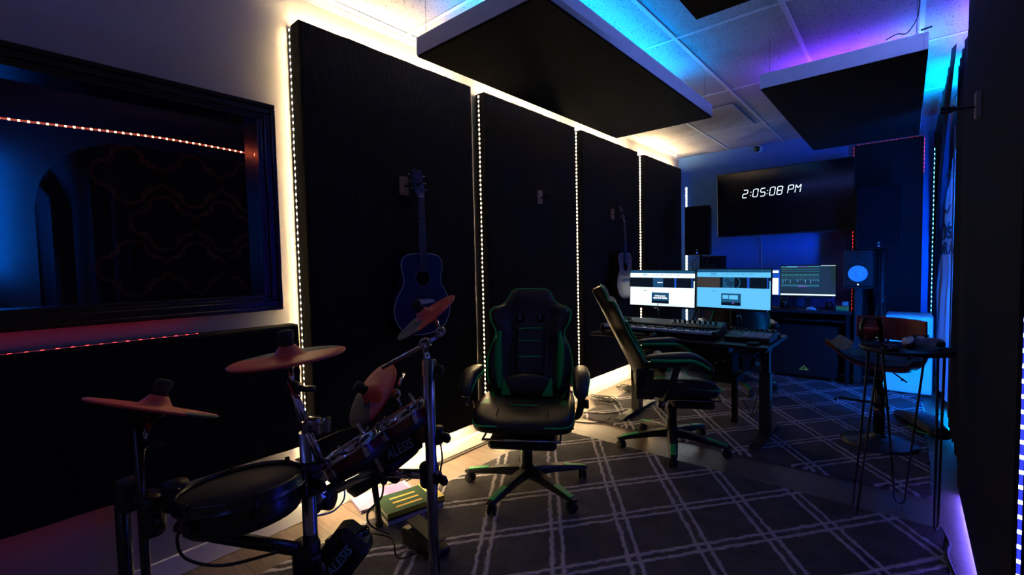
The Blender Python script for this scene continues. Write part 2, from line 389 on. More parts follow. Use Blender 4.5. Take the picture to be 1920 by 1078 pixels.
PM = {}
def parent_matrix(p):
    m = Matrix.Identity(4); chain = []
    while p is not None: chain.append(p); p = p.parent
    for q in reversed(chain):
        m = m @ Matrix.LocRotScale(q.location, q.rotation_euler, q.scale)
    return m
def tag(o, label, cat, group=None, kind=None):
    if label: o['label'] = label
    if cat: o['category'] = cat
    if group: o['group'] = group
    if kind: o['kind'] = kind
    return o
def thing(name, label, cat, loc=(0, 0, 0), rot=(0, 0, 0), group=None):
    o = bpy.data.objects.new(name, None); C.objects.link(o); o.empty_display_size = .05
    o.location = loc; o.rotation_euler = rot if isinstance(rot, (tuple, list, Euler)) else (0, 0, rot)
    return tag(o, label, cat, group)
def struct(mb, name, m, **k): return tag(mb.build(name, m, **k), None, None, kind='structure')
def copy_tree(o, parent=None):
    c = o.copy(); C.objects.link(c)
    if parent is not None: c.parent = parent
    for ch in list(o.children): copy_tree(ch, c)
    return c
def spline(pts, n=8, closed=False):
    pts = [Vector(p) for p in pts]; out = []; N = len(pts)
    for i in range(N if closed else N-1):
        if closed: p0, p1, p2, p3 = pts[i-1], pts[i], pts[(i+1) % N], pts[(i+2) % N]
        else: p0, p1, p2, p3 = pts[max(i-1, 0)], pts[i], pts[i+1], pts[min(i+2, N-1)]
        for k in range(n):
            t = k/n; t2 = t*t; t3 = t2*t
            out.append(.5*((2*p1)+(p2-p0)*t+(2*p0-5*p1+4*p2-p3)*t2+(3*p1-p0-3*p2+p3)*t3))
    if not closed: out.append(pts[-1])
    return out
def text_mesh(txt, size, O, X, Y, depth=.001, shear=0, bold=0, width=None, height=None):
    """letters as an MB in the plane O,X,Y (baseline left at O)."""
    cu = bpy.data.curves.new('t', 'FONT'); cu.body = txt; cu.size = size; cu.extrude = depth; cu.offset = bold; cu.shear = shear; cu.resolution_u = 3
    ob = bpy.data.objects.new('t', cu); C.objects.link(ob)
    dg = bpy.context.evaluated_depsgraph_get(); me = bpy.data.meshes.new_from_object(ob.evaluated_get(dg))
    C.objects.unlink(ob)
    vs = [v.co.copy() for v in me.vertices]; fs = [list(p.vertices) for p in me.polygons]
    bpy.data.objects.remove(ob)
    if not vs: return MB()
    x0 = min(v.x for v in vs); x1 = max(v.x for v in vs); y0 = min(v.y for v in vs); y1 = max(v.y for v in vs)
    sx = width/(x1-x0) if width else 1; sy = height/(y1-y0) if height else (sx if width else 1)
    O = Vector(O); X = Vector(X).normalized(); Y = Vector(Y).normalized(); Z = X.cross(Y)
    mb = MB(); mb.add([O + X*((v.x-x0)*sx) + Y*((v.y-y0)*sy) + Z*v.z for v in vs], fs); return mb

def led_strip(name, mname, pts, nrm, label, group=None, w=.009, th=.002, cat='led strip'):
    """emitting tape laid along pts, its lit face towards nrm"""
    pts = [Vector(p) for p in pts]; vs = []; fs = []; uv = []; L = 0
    nrms = nrm if isinstance(nrm, list) else [nrm]*(len(pts)-1)
    for i in range(len(pts)-1):
        a, b = pts[i], pts[i+1]; t = (b-a).normalized(); n = Vector(nrms[i]).normalized(); sd = t.cross(n).normalized()*w/2
        o = len(vs); vs += [a-sd, a+sd, b+sd, b-sd, a-sd-n*th, a+sd-n*th, b+sd-n*th, b-sd-n*th]
        fs += [(o, o+1, o+2, o+3), (o+4, o+7, o+6, o+5), (o, o+4, o+5, o+1), (o+2, o+6, o+7, o+3), (o+1, o+5, o+6, o+2), (o, o+3, o+7, o+4)]
        l = (b-a).length; uv += [L, L, L+l, L+l]*2; L += l
    mb = MB()
    for i in range(len(pts)-1):
        mb.add(vs[8*i:8*i+8], [(0, 1, 2, 3)], mname); mb.add(vs[8*i:8*i+8], [(4, 7, 6, 5), (0, 4, 5, 1), (2, 6, 7, 3), (1, 5, 6, 2), (0, 3, 7, 4)], 'tape')
    uv = [q for i in range(len(pts)-1) for q in uv[8*i:8*i+8]*2]
    o = mb.build(name, mname, uvlen=uv); return tag(o, label, cat, group)
# ================================================================== THE ROOM
LW, RW, BW, FW, CH = -2.45, .31, 6.5, -1.2, 2.81      # left wall x, right wall x, back wall y, wall behind the camera, ceiling z
WY0, WY1, WZ0, WZ1 = -.35, .948, 1.215, 2.112          # booth window opening in the left wall
def wall_mb(pieces):
    mb = MB()
    for a, b in pieces: mb.box(a, b)
    return mb
T = .16
struct(wall_mb([((LW-T, FW, 0), (LW, WY0, CH)), ((LW-T, WY1, 0), (LW, BW, CH)), ((LW-T, WY0, 0), (LW, WY1, WZ0)), ((LW-T, WY0, WZ1), (LW, WY1, CH))]), 'wall_left', 'wall')
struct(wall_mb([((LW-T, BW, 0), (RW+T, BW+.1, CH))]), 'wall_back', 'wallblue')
struct(wall_mb([((RW, FW, 0), (RW+.1, BW, CH))]), 'wall_right', 'wall')
struct(wall_mb([((LW-T, FW-.1, 0), (RW+T, FW, CH))]), 'wall_front', 'wall')
struct(wall_mb([((-4.1, FW-.1, -.06), (RW+T, BW+.1, 0))]), 'floor', 'floor')
mb = MB(); mb.box((-4.1, FW-.1, CH), (RW+T, BW+.1, CH+.06), 'tile')
gx = [-2.39+.61*i for i in range(5)]; gy = [-.61, .61, 1.83, 3.045, 4.26, 5.48]
for x in gx: mb.box((x-.012, FW, CH-.006), (x+.012, BW, CH+.001), 'tbar')
for y in gy: mb.box((LW, y-.012, CH-.005), (RW, y+.012, CH+.001), 'tbar')
mb.box((LW, FW, CH-.03), (LW+.004, BW, CH), 'tbar'); mb.box((LW, FW, CH-.006), (LW+.022, BW, CH), 'tbar')
struct(mb, 'ceiling', 'tile')
mb = MB()                                                # a tile-sized access panel in the ceiling before the back wall
mb.box((-1.74, 4.62, CH-.016), (-1.24, 5.44, CH-.006), 'tile', bev=.003)
struct(mb, 'ceiling_panel', 'tile')
mb = MB(); mb.box((LW, FW, 0), (LW+.014, BW, .10), bev=.004); struct(mb, 'baseboard_left', 'white')
mb = MB(); mb.box((LW, BW-.014, 0), (RW, BW, .10), bev=.004); struct(mb, 'baseboard_back', 'white')
# booth behind the window
BX = -3.62
MT['boothwall'] = mat('booth_wall_paint_dark', (.05, .055, .06), .6)
struct(wall_mb([((BX-.1, FW, 0), (BX, 3, CH))]), 'wall_booth_far', 'boothwall')
struct(wall_mb([((BX, -1.1, 0), (LW-T, -1.0, CH)), ((BX, 1.62, 0), (LW-T, 1.72, CH))]), 'wall_booth_side', 'boothwall')
# window frame and pane
w1 = thing('window_1', None, None, (LW, (WY0+WY1)/2, (WZ0+WZ1)/2)); w1['kind'] = 'structure'
def ring(mb, y0, y1, z0, z1, wdt, x0, x1, bev=.004):
    mb.box((x0, y0-wdt, z1), (x1, y1+wdt, z1+wdt), bev=bev); mb.box((x0, y0-wdt, z0-wdt), (x1, y1+wdt, z0), bev=bev)
    mb.box((x0, y0-wdt, z0), (x1, y0, z1), bev=bev); mb.box((x0, y1, z0), (x1, y1+wdt, z1), bev=bev)
mb = MB(); ring(mb, WY0, WY1, WZ0, WZ1, .062, LW+.001, LW+.018); ring(mb, WY0-.014, WY1+.014, WZ0-.014, WZ1+.014, .032, LW+.018, LW+.030)
ring(mb, WY0-.044, WY1+.044, WZ0-.044, WZ1+.044, .020, LW+.018, LW+.042)
mb.build('window_frame', 'blackgloss', w1, world=True)
mb = MB(); g = .0015                                      # reveal boards
mb.box((LW-T, WY1-.014, WZ0), (LW+.016, WY1+.001, WZ1), bev=.002); mb.box((LW-T, WY0, WZ0), (LW+.016, WY0+.014, WZ1), bev=.002)
mb.box((LW-T, WY0, WZ1-.014), (LW+.016, WY1, WZ1+.001), bev=.002); mb.box((LW-T, WY0, WZ0-.001), (LW+.016, WY1, WZ0+.014), bev=.002)
mb.build('window_reveal', 'blackgloss', w1, world=True)
mb = MB(); mb.add([V(LW-T+q_+e_, y_, z_) for q_ in (0, .006) for (y_, e_) in ((WY0+.015, .012), (WY1-.015, .125)) for z_ in (WZ0+.015, WZ1-.015)], [(0, 1, 3, 2), (4, 6, 7, 5), (0, 4, 5, 1), (2, 3, 7, 6), (0, 2, 6, 4), (1, 5, 7, 3)]); o = mb.build('window_glass', 'pane', w1, world=True)

# rugs
def rug(x0, y0, x1, y1, m, label):
    mb = MB(); random.seed(int(y1*10)); N = 60; th = .014
    pts = []
    for i in range(N): pts.append((x0+(x1-x0)*i/N, y0))
    for i in range(N): pts.append((x1, y0+(y1-y0)*i/N))
    for i in range(N): pts.append((x1-(x1-x0)*i/N, y1))
    for i in range(N): pts.append((x0, y1-(y1-y0)*i/N))
    pts = [(x+random.uniform(-.006, .006), y+random.uniform(-.006, .006)) for x, y in pts]
    cx, cy = (x0+x1)/2, (y0+y1)/2
    top = [(cx+(x-cx)*.992, cy+(y-cy)*.992) for x, y in pts]; n = len(pts)
    vs = [V(x, y, .001) for x, y in pts]+[V(x, y, th) for x, y in top]
    mb.add(vs, [(i, (i+1) % n, n+(i+1) % n, n+i) for i in range(n)]+[[n+i for i in range(n)]])
    o = mb.build('rug', m); return tag(o, label, 'rug', 'trellis rugs on the plank floor')
rug(-2.16, -.6, .16, 3.04, rug_mat('grey_trellis_rug', -1.345, 1.87), 'grey rug with pale trellis lines under the front gaming chair and drum kit')
rug(-2.2, 3.40, .135, 6.02, rug_mat('grey_trellis_rug_second', -.885, 5.187), 'grey rug with pale trellis lines under the desk and bar stool')

# ------------------------------------------------------------------ acoustic panels on the long wall
PB, PF = LW+.025, LW+.130
def panel(y0, y1, z0, z1, label, group=None, xb=PB, xf=PF, name='acoustic_baffle'):
    o0 = thing(name, label, 'acoustic panel', (xb, (y0+y1)/2, z0), group=group)
    mb = MB(); n = 26; r = .012
    # upholstered slab with slightly wavy cloth edges
    def ringpts(x, ins):
        p = []; random.seed(int(y0*100))
        for i in range(n): p.append((y0+ins+(y1-y0-2*ins)*i/n, z0+ins))
        for i in range(n): p.append((y1-ins, z0+ins+(z1-z0-2*ins)*i/n))
        for i in range(n): p.append((y1-ins-(y1-y0-2*ins)*i/n, z1-ins))
        for i in range(n): p.append((y0+ins, z1-ins-(z1-z0-2*ins)*i/n))
        return [V(x, a+random.uniform(-.0022, .0022), b+random.uniform(-.0022, .0022)) for a, b in p]
    mb.loft([ringpts(xb+.002, .004), ringpts(xb+.01, 0), ringpts(xf-r, 0), ringpts(xf-r*.3, r*.3), ringpts(xf, r)])
    for i in range(len(mb.sm)): mb.sm[i] = False
    mb.build('fabric', 'fabric', o0, world=True)
    for ya in (y0+.1, y1-.14): mb = MB(); mb.box((LW+.001, ya, z0+.08), (xb+.004, ya+.04, z1-.08)); mb.build('mounting_batten', 'blackmatte', o0, world=True)
    return o0
GP = 'tall black fabric panels along the white wall'
PY = [(1.11, 2.309), (2.445, 3.627), (3.745, 4.923), (5.115, 6.25)]; PZ0, PZ1 = .225, 2.605
LB = ['tall black ribbed panel behind the dark blue guitar and the drum kit',
      'tall black ribbed panel with an empty guitar hanger, behind the front gaming chair',
      'tall black ribbed panel behind the pale guitar',
      'tall black ribbed panel nearest the back wall, between lit strip and black speaker']
for (y0, y1), l in zip(PY, LB): panel(y0, y1, PZ0, PZ1, l, GP)
panel(-1.1, 1.045, .452, 1.078, 'low wide black ribbed panel mounted under the booth window')
sx = LW+.066
GS = 'warm white LED strips edging the tall panels'
SL = ['the panel behind the dark blue guitar', 'the panel with the empty hanger', 'the panel behind the pale guitar', 'the last panel before the back wall']
for i, ((y0, y1), nm) in enumerate(zip(PY, SL)):
    e = .0035
    s1 = LW+.024 if i == 0 else sx
    led_strip('led_strip', 'led_warm', [(s1, y0-e, PZ0+.03), (s1, y0-e, PZ1-.01)], (0, -1, 0), 'warm white LED strip up the near side of '+nm, GS)
    led_strip('led_strip', 'led_warmtop', [(sx, y0+.01, PZ1+e), (sx, y1-.01, PZ1+e)], (0, 0, 1), 'warm white LED strip along the top of '+nm, GS)
    led_strip('led_strip', 'led_warmtop', [(sx, y1-.01, PZ0-e), (sx, y0+.01, PZ0-e)], (0, 0, -1), 'warm white LED strip along the bottom of '+nm, GS)
led_strip('led_strip', 'led_white', [(-2.345, BW-.004, 2.39), (-2.345, BW-.004, .45)], (0, -1, 0), 'white LED strip of soft dots on the blue wall in the room corner', w=.022)
led_strip('led_strip', 'led_red', [(LW+.09, -1.0, 1.078+.003), (LW+.09, .62, 1.078+.003)], (0, 0, 1), 'red LED strip on the top edge of the low panel below the window')
led_strip('led_strip', 'led_redfaint', [(LW+.09, -1.0, .452-.003), (LW+.09, .35, .452-.003)], (0, 0, -1), 'red LED strip under the low panel below the window')
# booth things seen through the window
led_strip('led_strip', 'led_booth', spline([(BX+.02, -.3, 2.18), (BX+.02, .12, 2.175), (BX+.02, .8, 2.205), (BX+.02, 1.32, 2.195)], 6), (1, 0, .3), 'string of orange red LED dots inside the booth behind the glass', w=.012)
led_strip('led_strip', 'led_booth2', [(BX+.05, .03, 1.35), (BX+.05, .03, 2.0)], (.3, .9, 0), 'bright blue LED strip inside the booth at the far edge of the window')
bl = thing('patterned_curtain', 'black booth curtain with brown lattice print seen through the window', 'curtain', (BX+.05, .8, .5))
mb = MB(); N = 60
prof = [(.22+1.25*i/N) for i in range(N+1)]
def cz(y):                                                # curved upper corner of the hanging
    t = min(1, max(0, (y-.22)/.42)); return 1.72+.40*math.sqrt(max(0, 1-(1-t)**2))
top = [V(BX+.055+.012*math.sin(y*38), y, cz(y)) for y in prof]; bot = [V(BX+.055+.012*math.sin(y*38), y, .6) for y in prof]
mb.add(top+bot, [(i, i+1, N+2+i, N+1+i) for i in range(N)], None, True)
bk = [p-V(.006, 0, 0) for p in top]; bb = [p-V(.006, 0, 0) for p in bot]
mb.add(bk+bb, [(i, i+1, N+2+i, N+1+i) for i in range(N)], None, True); mb.add(top+bk, [(i, i+1, N+2+i, N+1+i) for i in range(N)])
mb.build('cloth', 'curtain', bl, world=True)
mb = MB()
def quatre(cy, cz_, s):
    """a stepped four-lobed lattice ring"""
    P = []
    for k in range(4):
        R2 = Matrix.Rotation(k*PI/2, 2)
        q = [(.45+.42*math.cos(j*PI/18), .42*math.sin(j*PI/18)) for j in range(-6, 7)]+[(.50, .364), (.50, .50), (.364, .50)]
        P += [tuple(R2 @ Vector(p_)*s) for p_ in q]
    n = len(P)
    for i in range(n):
        a, b = P[i], P[(i+1) % n]
        for q in (0,):
            d = V(0, b[0]-a[0], b[1]-a[1]); 
            if d.length < 1e-6: continue
            t = d.normalized(); nn = V(0, -t.z, t.y)*.010; o = V(BX+.0705, cy, cz_)
            A = o+V(0, *a)-t*.004; B = o+V(0, *b)+t*.004
            mb.add([A-nn, A+nn, B+nn, B-nn], [(0, 1, 2, 3)])
for (cy, cz_) in ((.62, 1.94), (.95, 1.94), (1.28, 1.94), (.785, 1.66), (1.115, 1.66), (.95, 1.38), (.62, 1.38), (1.28, 1.38)): quatre(cy, cz_, .19)
mb.build('lattice_print', 'bed', bl, world=True)

# ------------------------------------------------------------------ ceiling clouds
def cloud(x0, x1, y0, y1, z0, z1, label):
    o0 = thing('ceiling_cloud', label, 'acoustic panel', ((x0+x1)/2, (y0+y1)/2, z0), group='framed black panels hung from the ceiling')
    mb = MB(); t = .02
    mb.box((x0, y0, z0), (x0+t, y1, z1), bev=.002); mb.box((x1-t, y0, z0), (x1, y1, z1), bev=.002)
    mb.box((x0+t, y0, z0), (x1-t, y0+t, z1), bev=.002); mb.box((x0+t, y1-t, z0), (x1-t, y1, z1), bev=.002)
    mb.build('frame', 'whitewood', o0, world=True)
    mb = MB(); mb.box((x0+.003, y0+.003, z0-.008), (x1-.003, y1-.003, z0+.03), bev=.004); mb.build('fabric', 'fabrich', o0, world=True)
    for x, y in ((x0+.05, y0+.03), (x1-.05, y0+.03), (x0+.05, y1-.03), (x1-.05, y1-.03)):
        mb = MB(); mb.tube([(x, y, z1-.02), (x, y, CH-.002)], .0015, n=6); mb.build('wire', 'steel', o0, world=True)
        mb = MB(); mb.tube([V(x, y, z1)+V(0, math.cos(a)*.006, math.sin(a)*.008) for a in [k*PI/4 for k in range(8)]], .0015, n=5, closed=True); mb.build('hook', 'steel', o0, world=True)
    return o0
CZ0, CZ1 = 2.49, 2.585
cloud(-2.02, -1.18, 1.60, 3.84, CZ0, CZ1, 'largest hanging black panel in a white frame, glowing blue along its side')
cloud(-.76, .073, 3.46, 5.74, CZ0, CZ1, 'hanging black panel in a white frame with violet glow on its near edge')
cloud(-.77, .073, .02, 2.26, CZ0, CZ1, 'black hanging panel of which only one corner shows overhead')
zt = CZ1+.004
led_strip('led_strip', 'led_cyan', [(-1.40, 1.75, zt), (-1.40, 3.62, zt)], (0, 0, 1), 'cyan blue LED strip on top of the largest hanging panel, long side')
led_strip('led_strip', 'led_cyan', [(-1.45, 1.86, zt), (-1.95, 1.86, zt)], (0, 0, 1), 'cyan blue LED strip on top of the largest hanging panel, near end')
led_strip('led_strip', 'led_violet', [(-.72, 4.10, zt), (.04, 4.06, zt)], (0, 0, 1), 'violet LED strip on top of the hanging panel before the television')
led_strip('led_strip', 'led_cyan', [(.05, 3.9, zt), (.05, 5.7, zt)], (.3, 0, 1), 'cyan LED strip on the side of the hanging panel before the television', w=.006)
mb = MB(); mb.tube(spline([(-.11, 3.44, CZ1+.004), (-.06, 3.435, CZ1+.02), (-.02, 3.44, CZ1+.012), (.02, 3.44, CZ1+.07), (.03, 3.45, CZ1+.13), (.035, 3.46, CH-.004)], 6), .003, n=6)
mb.tube([(.04, 3.43, CZ1+.005), (.085, 3.42, CZ1+.006)], .005, n=6)
tag(mb.build('cable', 'cable'), 'thin black cable looping from the framed panel up to the ceiling', 'cable')

# ------------------------------------------------------------------ back wall: tall panel edged in red
p = panel_b = thing('acoustic_baffle', 'tall black panel edged with red LEDs beside the television', 'acoustic panel', (-.17, 6.35, .0))
mb = MB(); mb.box((-.455, 6.33, .05), (.115, 6.42, 2.585), bev=.012); mb.build('fabric', 'fabric', p, world=True)
for xa in (-.4, .02): mb = MB(); mb.box((xa, 6.42, .1), (xa+.04, 6.499, 2.5)); mb.build('mounting_batten', 'blackmatte', p, world=True)
led_strip('led_strip', 'led_red', [(-.459, 6.35, .1), (-.459, 6.35, 2.57)], (-1, -.3, 0), 'red LED strip up the side of the panel next to the television', w=.005)
led_strip('led_strip', 'led_red', [(-.44, 6.35, 2.589), (.10, 6.35, 2.589)], (0, -.3, 1), 'red LED strip along the top of the panel next to the television', w=.005)
led_strip('led_strip', 'led_red', [(.119, 6.35, 2.57), (.119, 6.35, 2.2)], (1, -.3, 0), 'short red LED strip on the curtain side of the panel next to the television', w=.005)

# television
tvp = [atY(1343, 328, 6.2), atY(1605, 290, 6.2), atY(1606, 436, 6.2), atY(1350, 448, 6.2)]
tx0, tx1, tz0, tz1 = -1.845, -.43, 1.655, 2.445
tv = thing('television', 'large wall television showing a digital clock', 'television', ((tx0+tx1)/2, 6.2, tz0), (math.radians(2.5), 0, 0))
tw, tH = (tx1-tx0)/2, tz1-tz0
mb = MB(); mb.box((-tw, 0, 0), (tw, .05, tH), bev=.006); mb.box((-tw*.6, .05, .12), (tw*.6, .075, tH*.7), bev=.01); mb.build('housing', 'black', tv)
mb = MB(); mb.box((-tw+.012, -.002, .018), (tw-.012, .001, tH-.012)); mb.build('screen', mat('dark_screen_glass', (.003, .003, .004), .12), tv)
mb = MB(); mb.box((-.025, -.004, .004), (.025, 0, .012)); mb.build('badge', 'steel', tv)
mb = MB(); mb.box((-.2, .07, .2), (.2, .09, .6)); mb.box((-.04, .09, .3), (.04, .29, .5)); mb.build('wall_bracket', 'blackmetal', tv)
mb = MB()
SEG = {'2': 'abged', '0': 'abcdef', '5': 'afgcd', '8': 'abcdefg'}
def seg7(ch, x, z, w, h):
    sl = .16
    def P(u, v): return V(x+u*w+v*h*sl, -.0035, z+v*h)
    L = dict(a=((0, 1), (1, 1)), b=((1, 1), (1, .5)), c=((1, .5), (1, 0)), d=((0, 0), (1, 0)), e=((0, 0), (0, .5)), f=((0, .5), (0, 1)), g=((0, .5), (1, .5)), h=((0, 1), (.5, .55)), i=((.5, .55), (1, 1)))
    for s_ in ch:
        a, b = L[s_]; a, b = P(*a), P(*b); t = (b-a).normalized(); n_ = V(-t.z, 0, t.x)*.0042; a = a+t*.006; b = b-t*.006; g_ = t*.004
        mb.add([a-g_, a+n_, b+n_, b+g_, b-n_, a-n_], [(0, 1, 2, 3, 4, 5)])
c0 = atY(1393, 371, 6.2); c1 = atY(1502, 357, 6.2); cx = c0.x-(tx0+tx1)/2; wT = c1.x-c0.x; zz = c0.z-tz0-.004
h7 = atY(1500, 343, 6.2).z - atY(1500, 358, 6.2).z; w7 = wT*.082
lay = [(0, 'abged'), (.185, 'abcdef'), (.315, 'afgcd'), (.48, 'abcdef'), (.605, 'abcdefg'), (.785, 'abgfe'), (.905, 'efhibc')]
for u, ch in lay: seg7(ch, cx+u*wT, zz, w7, h7)
for u in (.135, .43):
    for v in (.2, .62): mb.box((cx+u*wT+v*h7*.16, -.004, zz+v*h7), (cx+u*wT+v*h7*.16+.008, -.003, zz+v*h7+.008))
mb.build('time_display', 'e_clock', tv)
mb = MB(); mb.tube(spline([(-1.40, 6.3, 1.70), (-1.40, 6.46, 1.62), (-1.39, 6.47, 1.3), (-1.385, 6.46, .9)], 8), .005, n=8)
tag(mb.build('cable', 'cablewhite'), 'pale cable hanging down the blue wall below the television', 'cable')
# security camera
q = atY(1421, 278, 6.42)
s0 = thing('security_camera', 'white dome security camera high on the blue wall', 'camera', (q.x, BW, q.z))
mb = MB(); mb.lathe([(0, 0), (.045, 0), (.045, .02), (.03, .03), (0, .03)], (0, 0, 0), (0, -1, 0)); mb.build('mount', 'white', s0)
mb = MB(); mb.sphere((0, -.065, -.002), .042); mb.build('shell', 'white', s0)
mb = MB(); mb.lathe([(0, .047), (.025, .045), (.036, .03), (.038, .01), (.0, .01)], (0, -.065, -.002), (-.45, -1, -.25)); mb.build('lens', 'blackgloss', s0)

# ------------------------------------------------------------------ right side: panel, curtains, sheet
cp = thing('acoustic_baffle', 'tall black panel filling the edge of the view beside the camera', 'acoustic panel', (.27, 2.6, .0))
mb = MB(); mb.box((.236, 1.845, .045), (.30, 3.60, 2.79), bev=.012); mb.build('fabric', 'fabric', cp, world=True)
led_strip('led_strip', 'led_blue', [(.247, 1.838, .02), (.247, 1.838, 2.75)], (-.3, -1, 0), 'blue LED strip with bright dots up the near edge of the panel beside the camera', w=.008)
led_strip('led_strip', 'led_floor', [(.262, 1.9, .040), (.262, 3.55, .040)], (-.2, 0, -1), 'blue violet LED strip along the bottom of the tall panel beside the camera', w=.012)
def curtain(x, y0, y1, z0, z1, amp, lam, label, seed, bulge=0, mname='curtain', flare=0, name='curtain', cat='curtain'):
    random.seed(seed); mb = MB(); N = int((y1-y0)/.012); K = 22; ph = [random.uniform(0, 6) for _ in range(4)]
    rings = []
    for k in range(K+1):
        t = k/K; z = z0+(z1-z0)*t; row = []
        for i in range(N+1):
            y = y0+(y1-y0)*i/N; a = amp*(1-.35*t)
            dx = a*(math.sin(y/lam*6.283+ph[0]+.4*math.sin(t*3+ph[1]))+.45*math.sin(y/lam*14+ph[2]+t*1.5)) - bulge*math.sin(PI*min(1, max(0, (t-.1)/.9)))*math.exp(-((y-(y0+y1)/2)/(.42*(y1-y0)))**2)
            row.append(V(x+dx, y+flare*(1-t)*(i/N-.5), z+.012*math.sin(i*.21+seed)*(1 if k == 0 else 0)))
        rings.append(row)
    M_ = N+1; vs = [p for r in rings for p in r]; nb = len(vs); vs += [p+V(.004, 0, 0) for p in vs]
    fs = [(k*M_+i, k*M_+i+1, (k+1)*M_+i+1, (k+1)*M_+i) for k in range(K) for i in range(N)]
    fs += [tuple(nb+j for j in f[::-1]) for f in fs]
    mb.add(vs, fs, None, True); return tag(mb.build(name, mname), label, cat)
curtain(.262, 3.63, 4.64, .075, 2.70, .009, .19, 'black gathered curtain hanging beside the bar stool', 3, bulge=.0)
curtain(.20, 6.33, 6.46, .04, 2.62, .006, .06, 'narrow dark curtain with a teal LED strip in the far corner', 9)
led_strip('led_strip', 'led_teal', [(.190, 6.14, .35), (.190, 6.14, 2.42)], (-.7, -1, 0), 'teal LED strip of dots hanging down the narrow corner curtain', w=.007)
led_strip('led_strip', 'led_bluehot', [(.250, 4.665, .15), (.250, 4.665, 2.3)], (.3, 1, 0), 'bright blue LED strip hidden behind the gathered curtain', w=.009)
led_strip('led_strip', 'led_cyanhot', [(.303, 4.85, .03), (.303, 5.5, .03)], (-1, 0, .3), 'cyan LED strip low on the wall behind the gathered curtain', w=.009)
led_strip('led_strip', 'led_cyan', [(.29, 4.8, 2.68), (.29, 5.5, 2.68)], (-.1, 0, 1), 'cyan LED strip near the ceiling above the hung sheet', w=.009)
# dark curtain drawn aside, its slanted edge showing the sheet behind it
mb = MB(); rows = []; K = 30; N = 36
SL_ = [(.05, 6.05), (.95, 6.0), (1.25, 5.93), (1.5, 5.82), (1.8, 5.60), (2.12, 5.2), (2.28, 4.9), (2.36, 4.62), (2.5, 4.3), (2.66, 3.95)]
def se(z):
    for (za, ya), (zb, yb) in zip(SL_, SL_[1:]):
        if z <= zb: return ya+(yb-ya)*(z-za)/(zb-za)
    return SL_[-1][1]
for k in range(K+1):
    z = .05+2.61*k/K; y0 = se(z); rows.append([V(.205+.006*math.sin(i*.9+z)+.006*math.sin(i*2.1), y0+(6.30-y0)*i/N, z) for i in range(N+1)])
vs = [p_ for r in rows for p_ in r]; nb = len(vs); vs += [p_+V(.004, 0, 0) for p_ in vs]
fs = [(k*(N+1)+i, k*(N+1)+i+1, (k+1)*(N+1)+i+1, (k+1)*(N+1)+i) for k in range(K) for i in range(N)]; fs += [tuple(nb+j for j in f) for f in fs]
mb.add(vs, fs, None, True); tag(mb.build('curtain', 'curtain'), 'dark curtain drawn aside with a slanted edge in front of the written sheet', 'curtain')
# the sheet with handwriting
bs = thing('hanging_sheet', 'white sheet with black handwriting hung between the curtains', 'banner', (.272, 5.4, .1))
outl = [(4.80, .12), (6.02, .12), (6.02, .95), (5.95, 1.25), (5.86, 1.5), (5.66, 1.8), (5.3, 2.12), (5.05, 2.28), (4.80, 2.36)]
mb = MB(); N = 26
import bisect
def yr(z):
    pts = [(o_[1], o_[0]) for o_ in outl[1:8]]
    for (za, ya), (zb, yb) in zip(pts, pts[1:]):
        if za <= z <= zb: return ya+(yb-ya)*(z-za)/(zb-za)
    return pts[-1][1]-.2
rows = []
for k in range(N+1):
    z = .12+(2.30-.12)*k/N; y1 = max(yr(z), 4.95)
    rows.append([V(.302-.062*((y1-4.8)*i/20)+.006*math.sin((4.8+(y1-4.8)*i/20)*17+z*2)+.004*math.sin(z*9+i), 4.8+(y1-4.8)*i/20, z) for i in range(21)])
vs = [p_ for r in rows for p_ in r]; nb = len(vs); vs += [p_+V(.003, 0, 0) for p_ in vs]
fs = [(k*21+i, k*21+i+1, (k+1)*21+i+1, (k+1)*21+i) for k in range(N) for i in range(20)]; fs += [tuple(nb+j for j in f) for f in fs]
mb.add(vs, fs, None, True); mb.build('cloth', 'banner', bs, world=True)
mb = MB()
for txt, px, py, w_, h_ in (('US', 1766, 452, .85, .10), ('OR A', 1763, 478, .95, .11)):
    a = atX(px, py, .250); t_ = text_mesh(txt, .1, (.229, 5.90, a.z), (.052, -1, 0), (0, 0, 1), bold=.004, width=w_, height=h_)
    mb.v += t_.v[:0]; mb.add(t_.v, t_.f)
for z_, y_ in ((1.73, 5.4), (1.60, 5.45), (2.02, 5.1)): mb.tube(spline([(.247, y_+.35, z_+.01), (.247, y_+.1, z_+.03), (.247, y_-.15, z_-.02), (.247, y_-.5, z_+.02)], 5), .004, n=5)
mb.tube(spline([(.247, 5.8, 1.66), (.247, 5.5, 1.62), (.247, 5.3, 1.56), (.247, 4.95, 1.61)], 5), .006, n=5)
mb.build('handwriting', 'ink', bs, world=True)
# guitar hanger on the near right panel, something black hung from it
def hanger(y, z, label, xw=PF, dirx=1):
    h = thing('guitar_hanger', label, 'guitar hanger', (xw, y, z))
    mb = MB(); mb.box((0, -.028, -.055), (dirx*.02, .028, .055), bev=.003); mb.build('wooden_block', 'hanger', h)
    mb = MB(); mb.tube([(dirx*.018, 0, -.005), (dirx*.075, 0, 0), (dirx*.085, 0, 0)], .006)
    mb.tube(spline([(dirx*.13, -.034, .006), (dirx*.11, -.034, 0), (dirx*.088, -.02, 0), (dirx*.085, 0, 0), (dirx*.088, .02, 0), (dirx*.11, .034, 0), (dirx*.13, .034, .006)], 5), .0085, n=8)
    mb.build('yoke', 'rubber', h); return h
q = atX(1840, 196, .236)
hanger(q.y, q.z, 'guitar hanger with a pale block on the panel beside the camera', .236, -1)

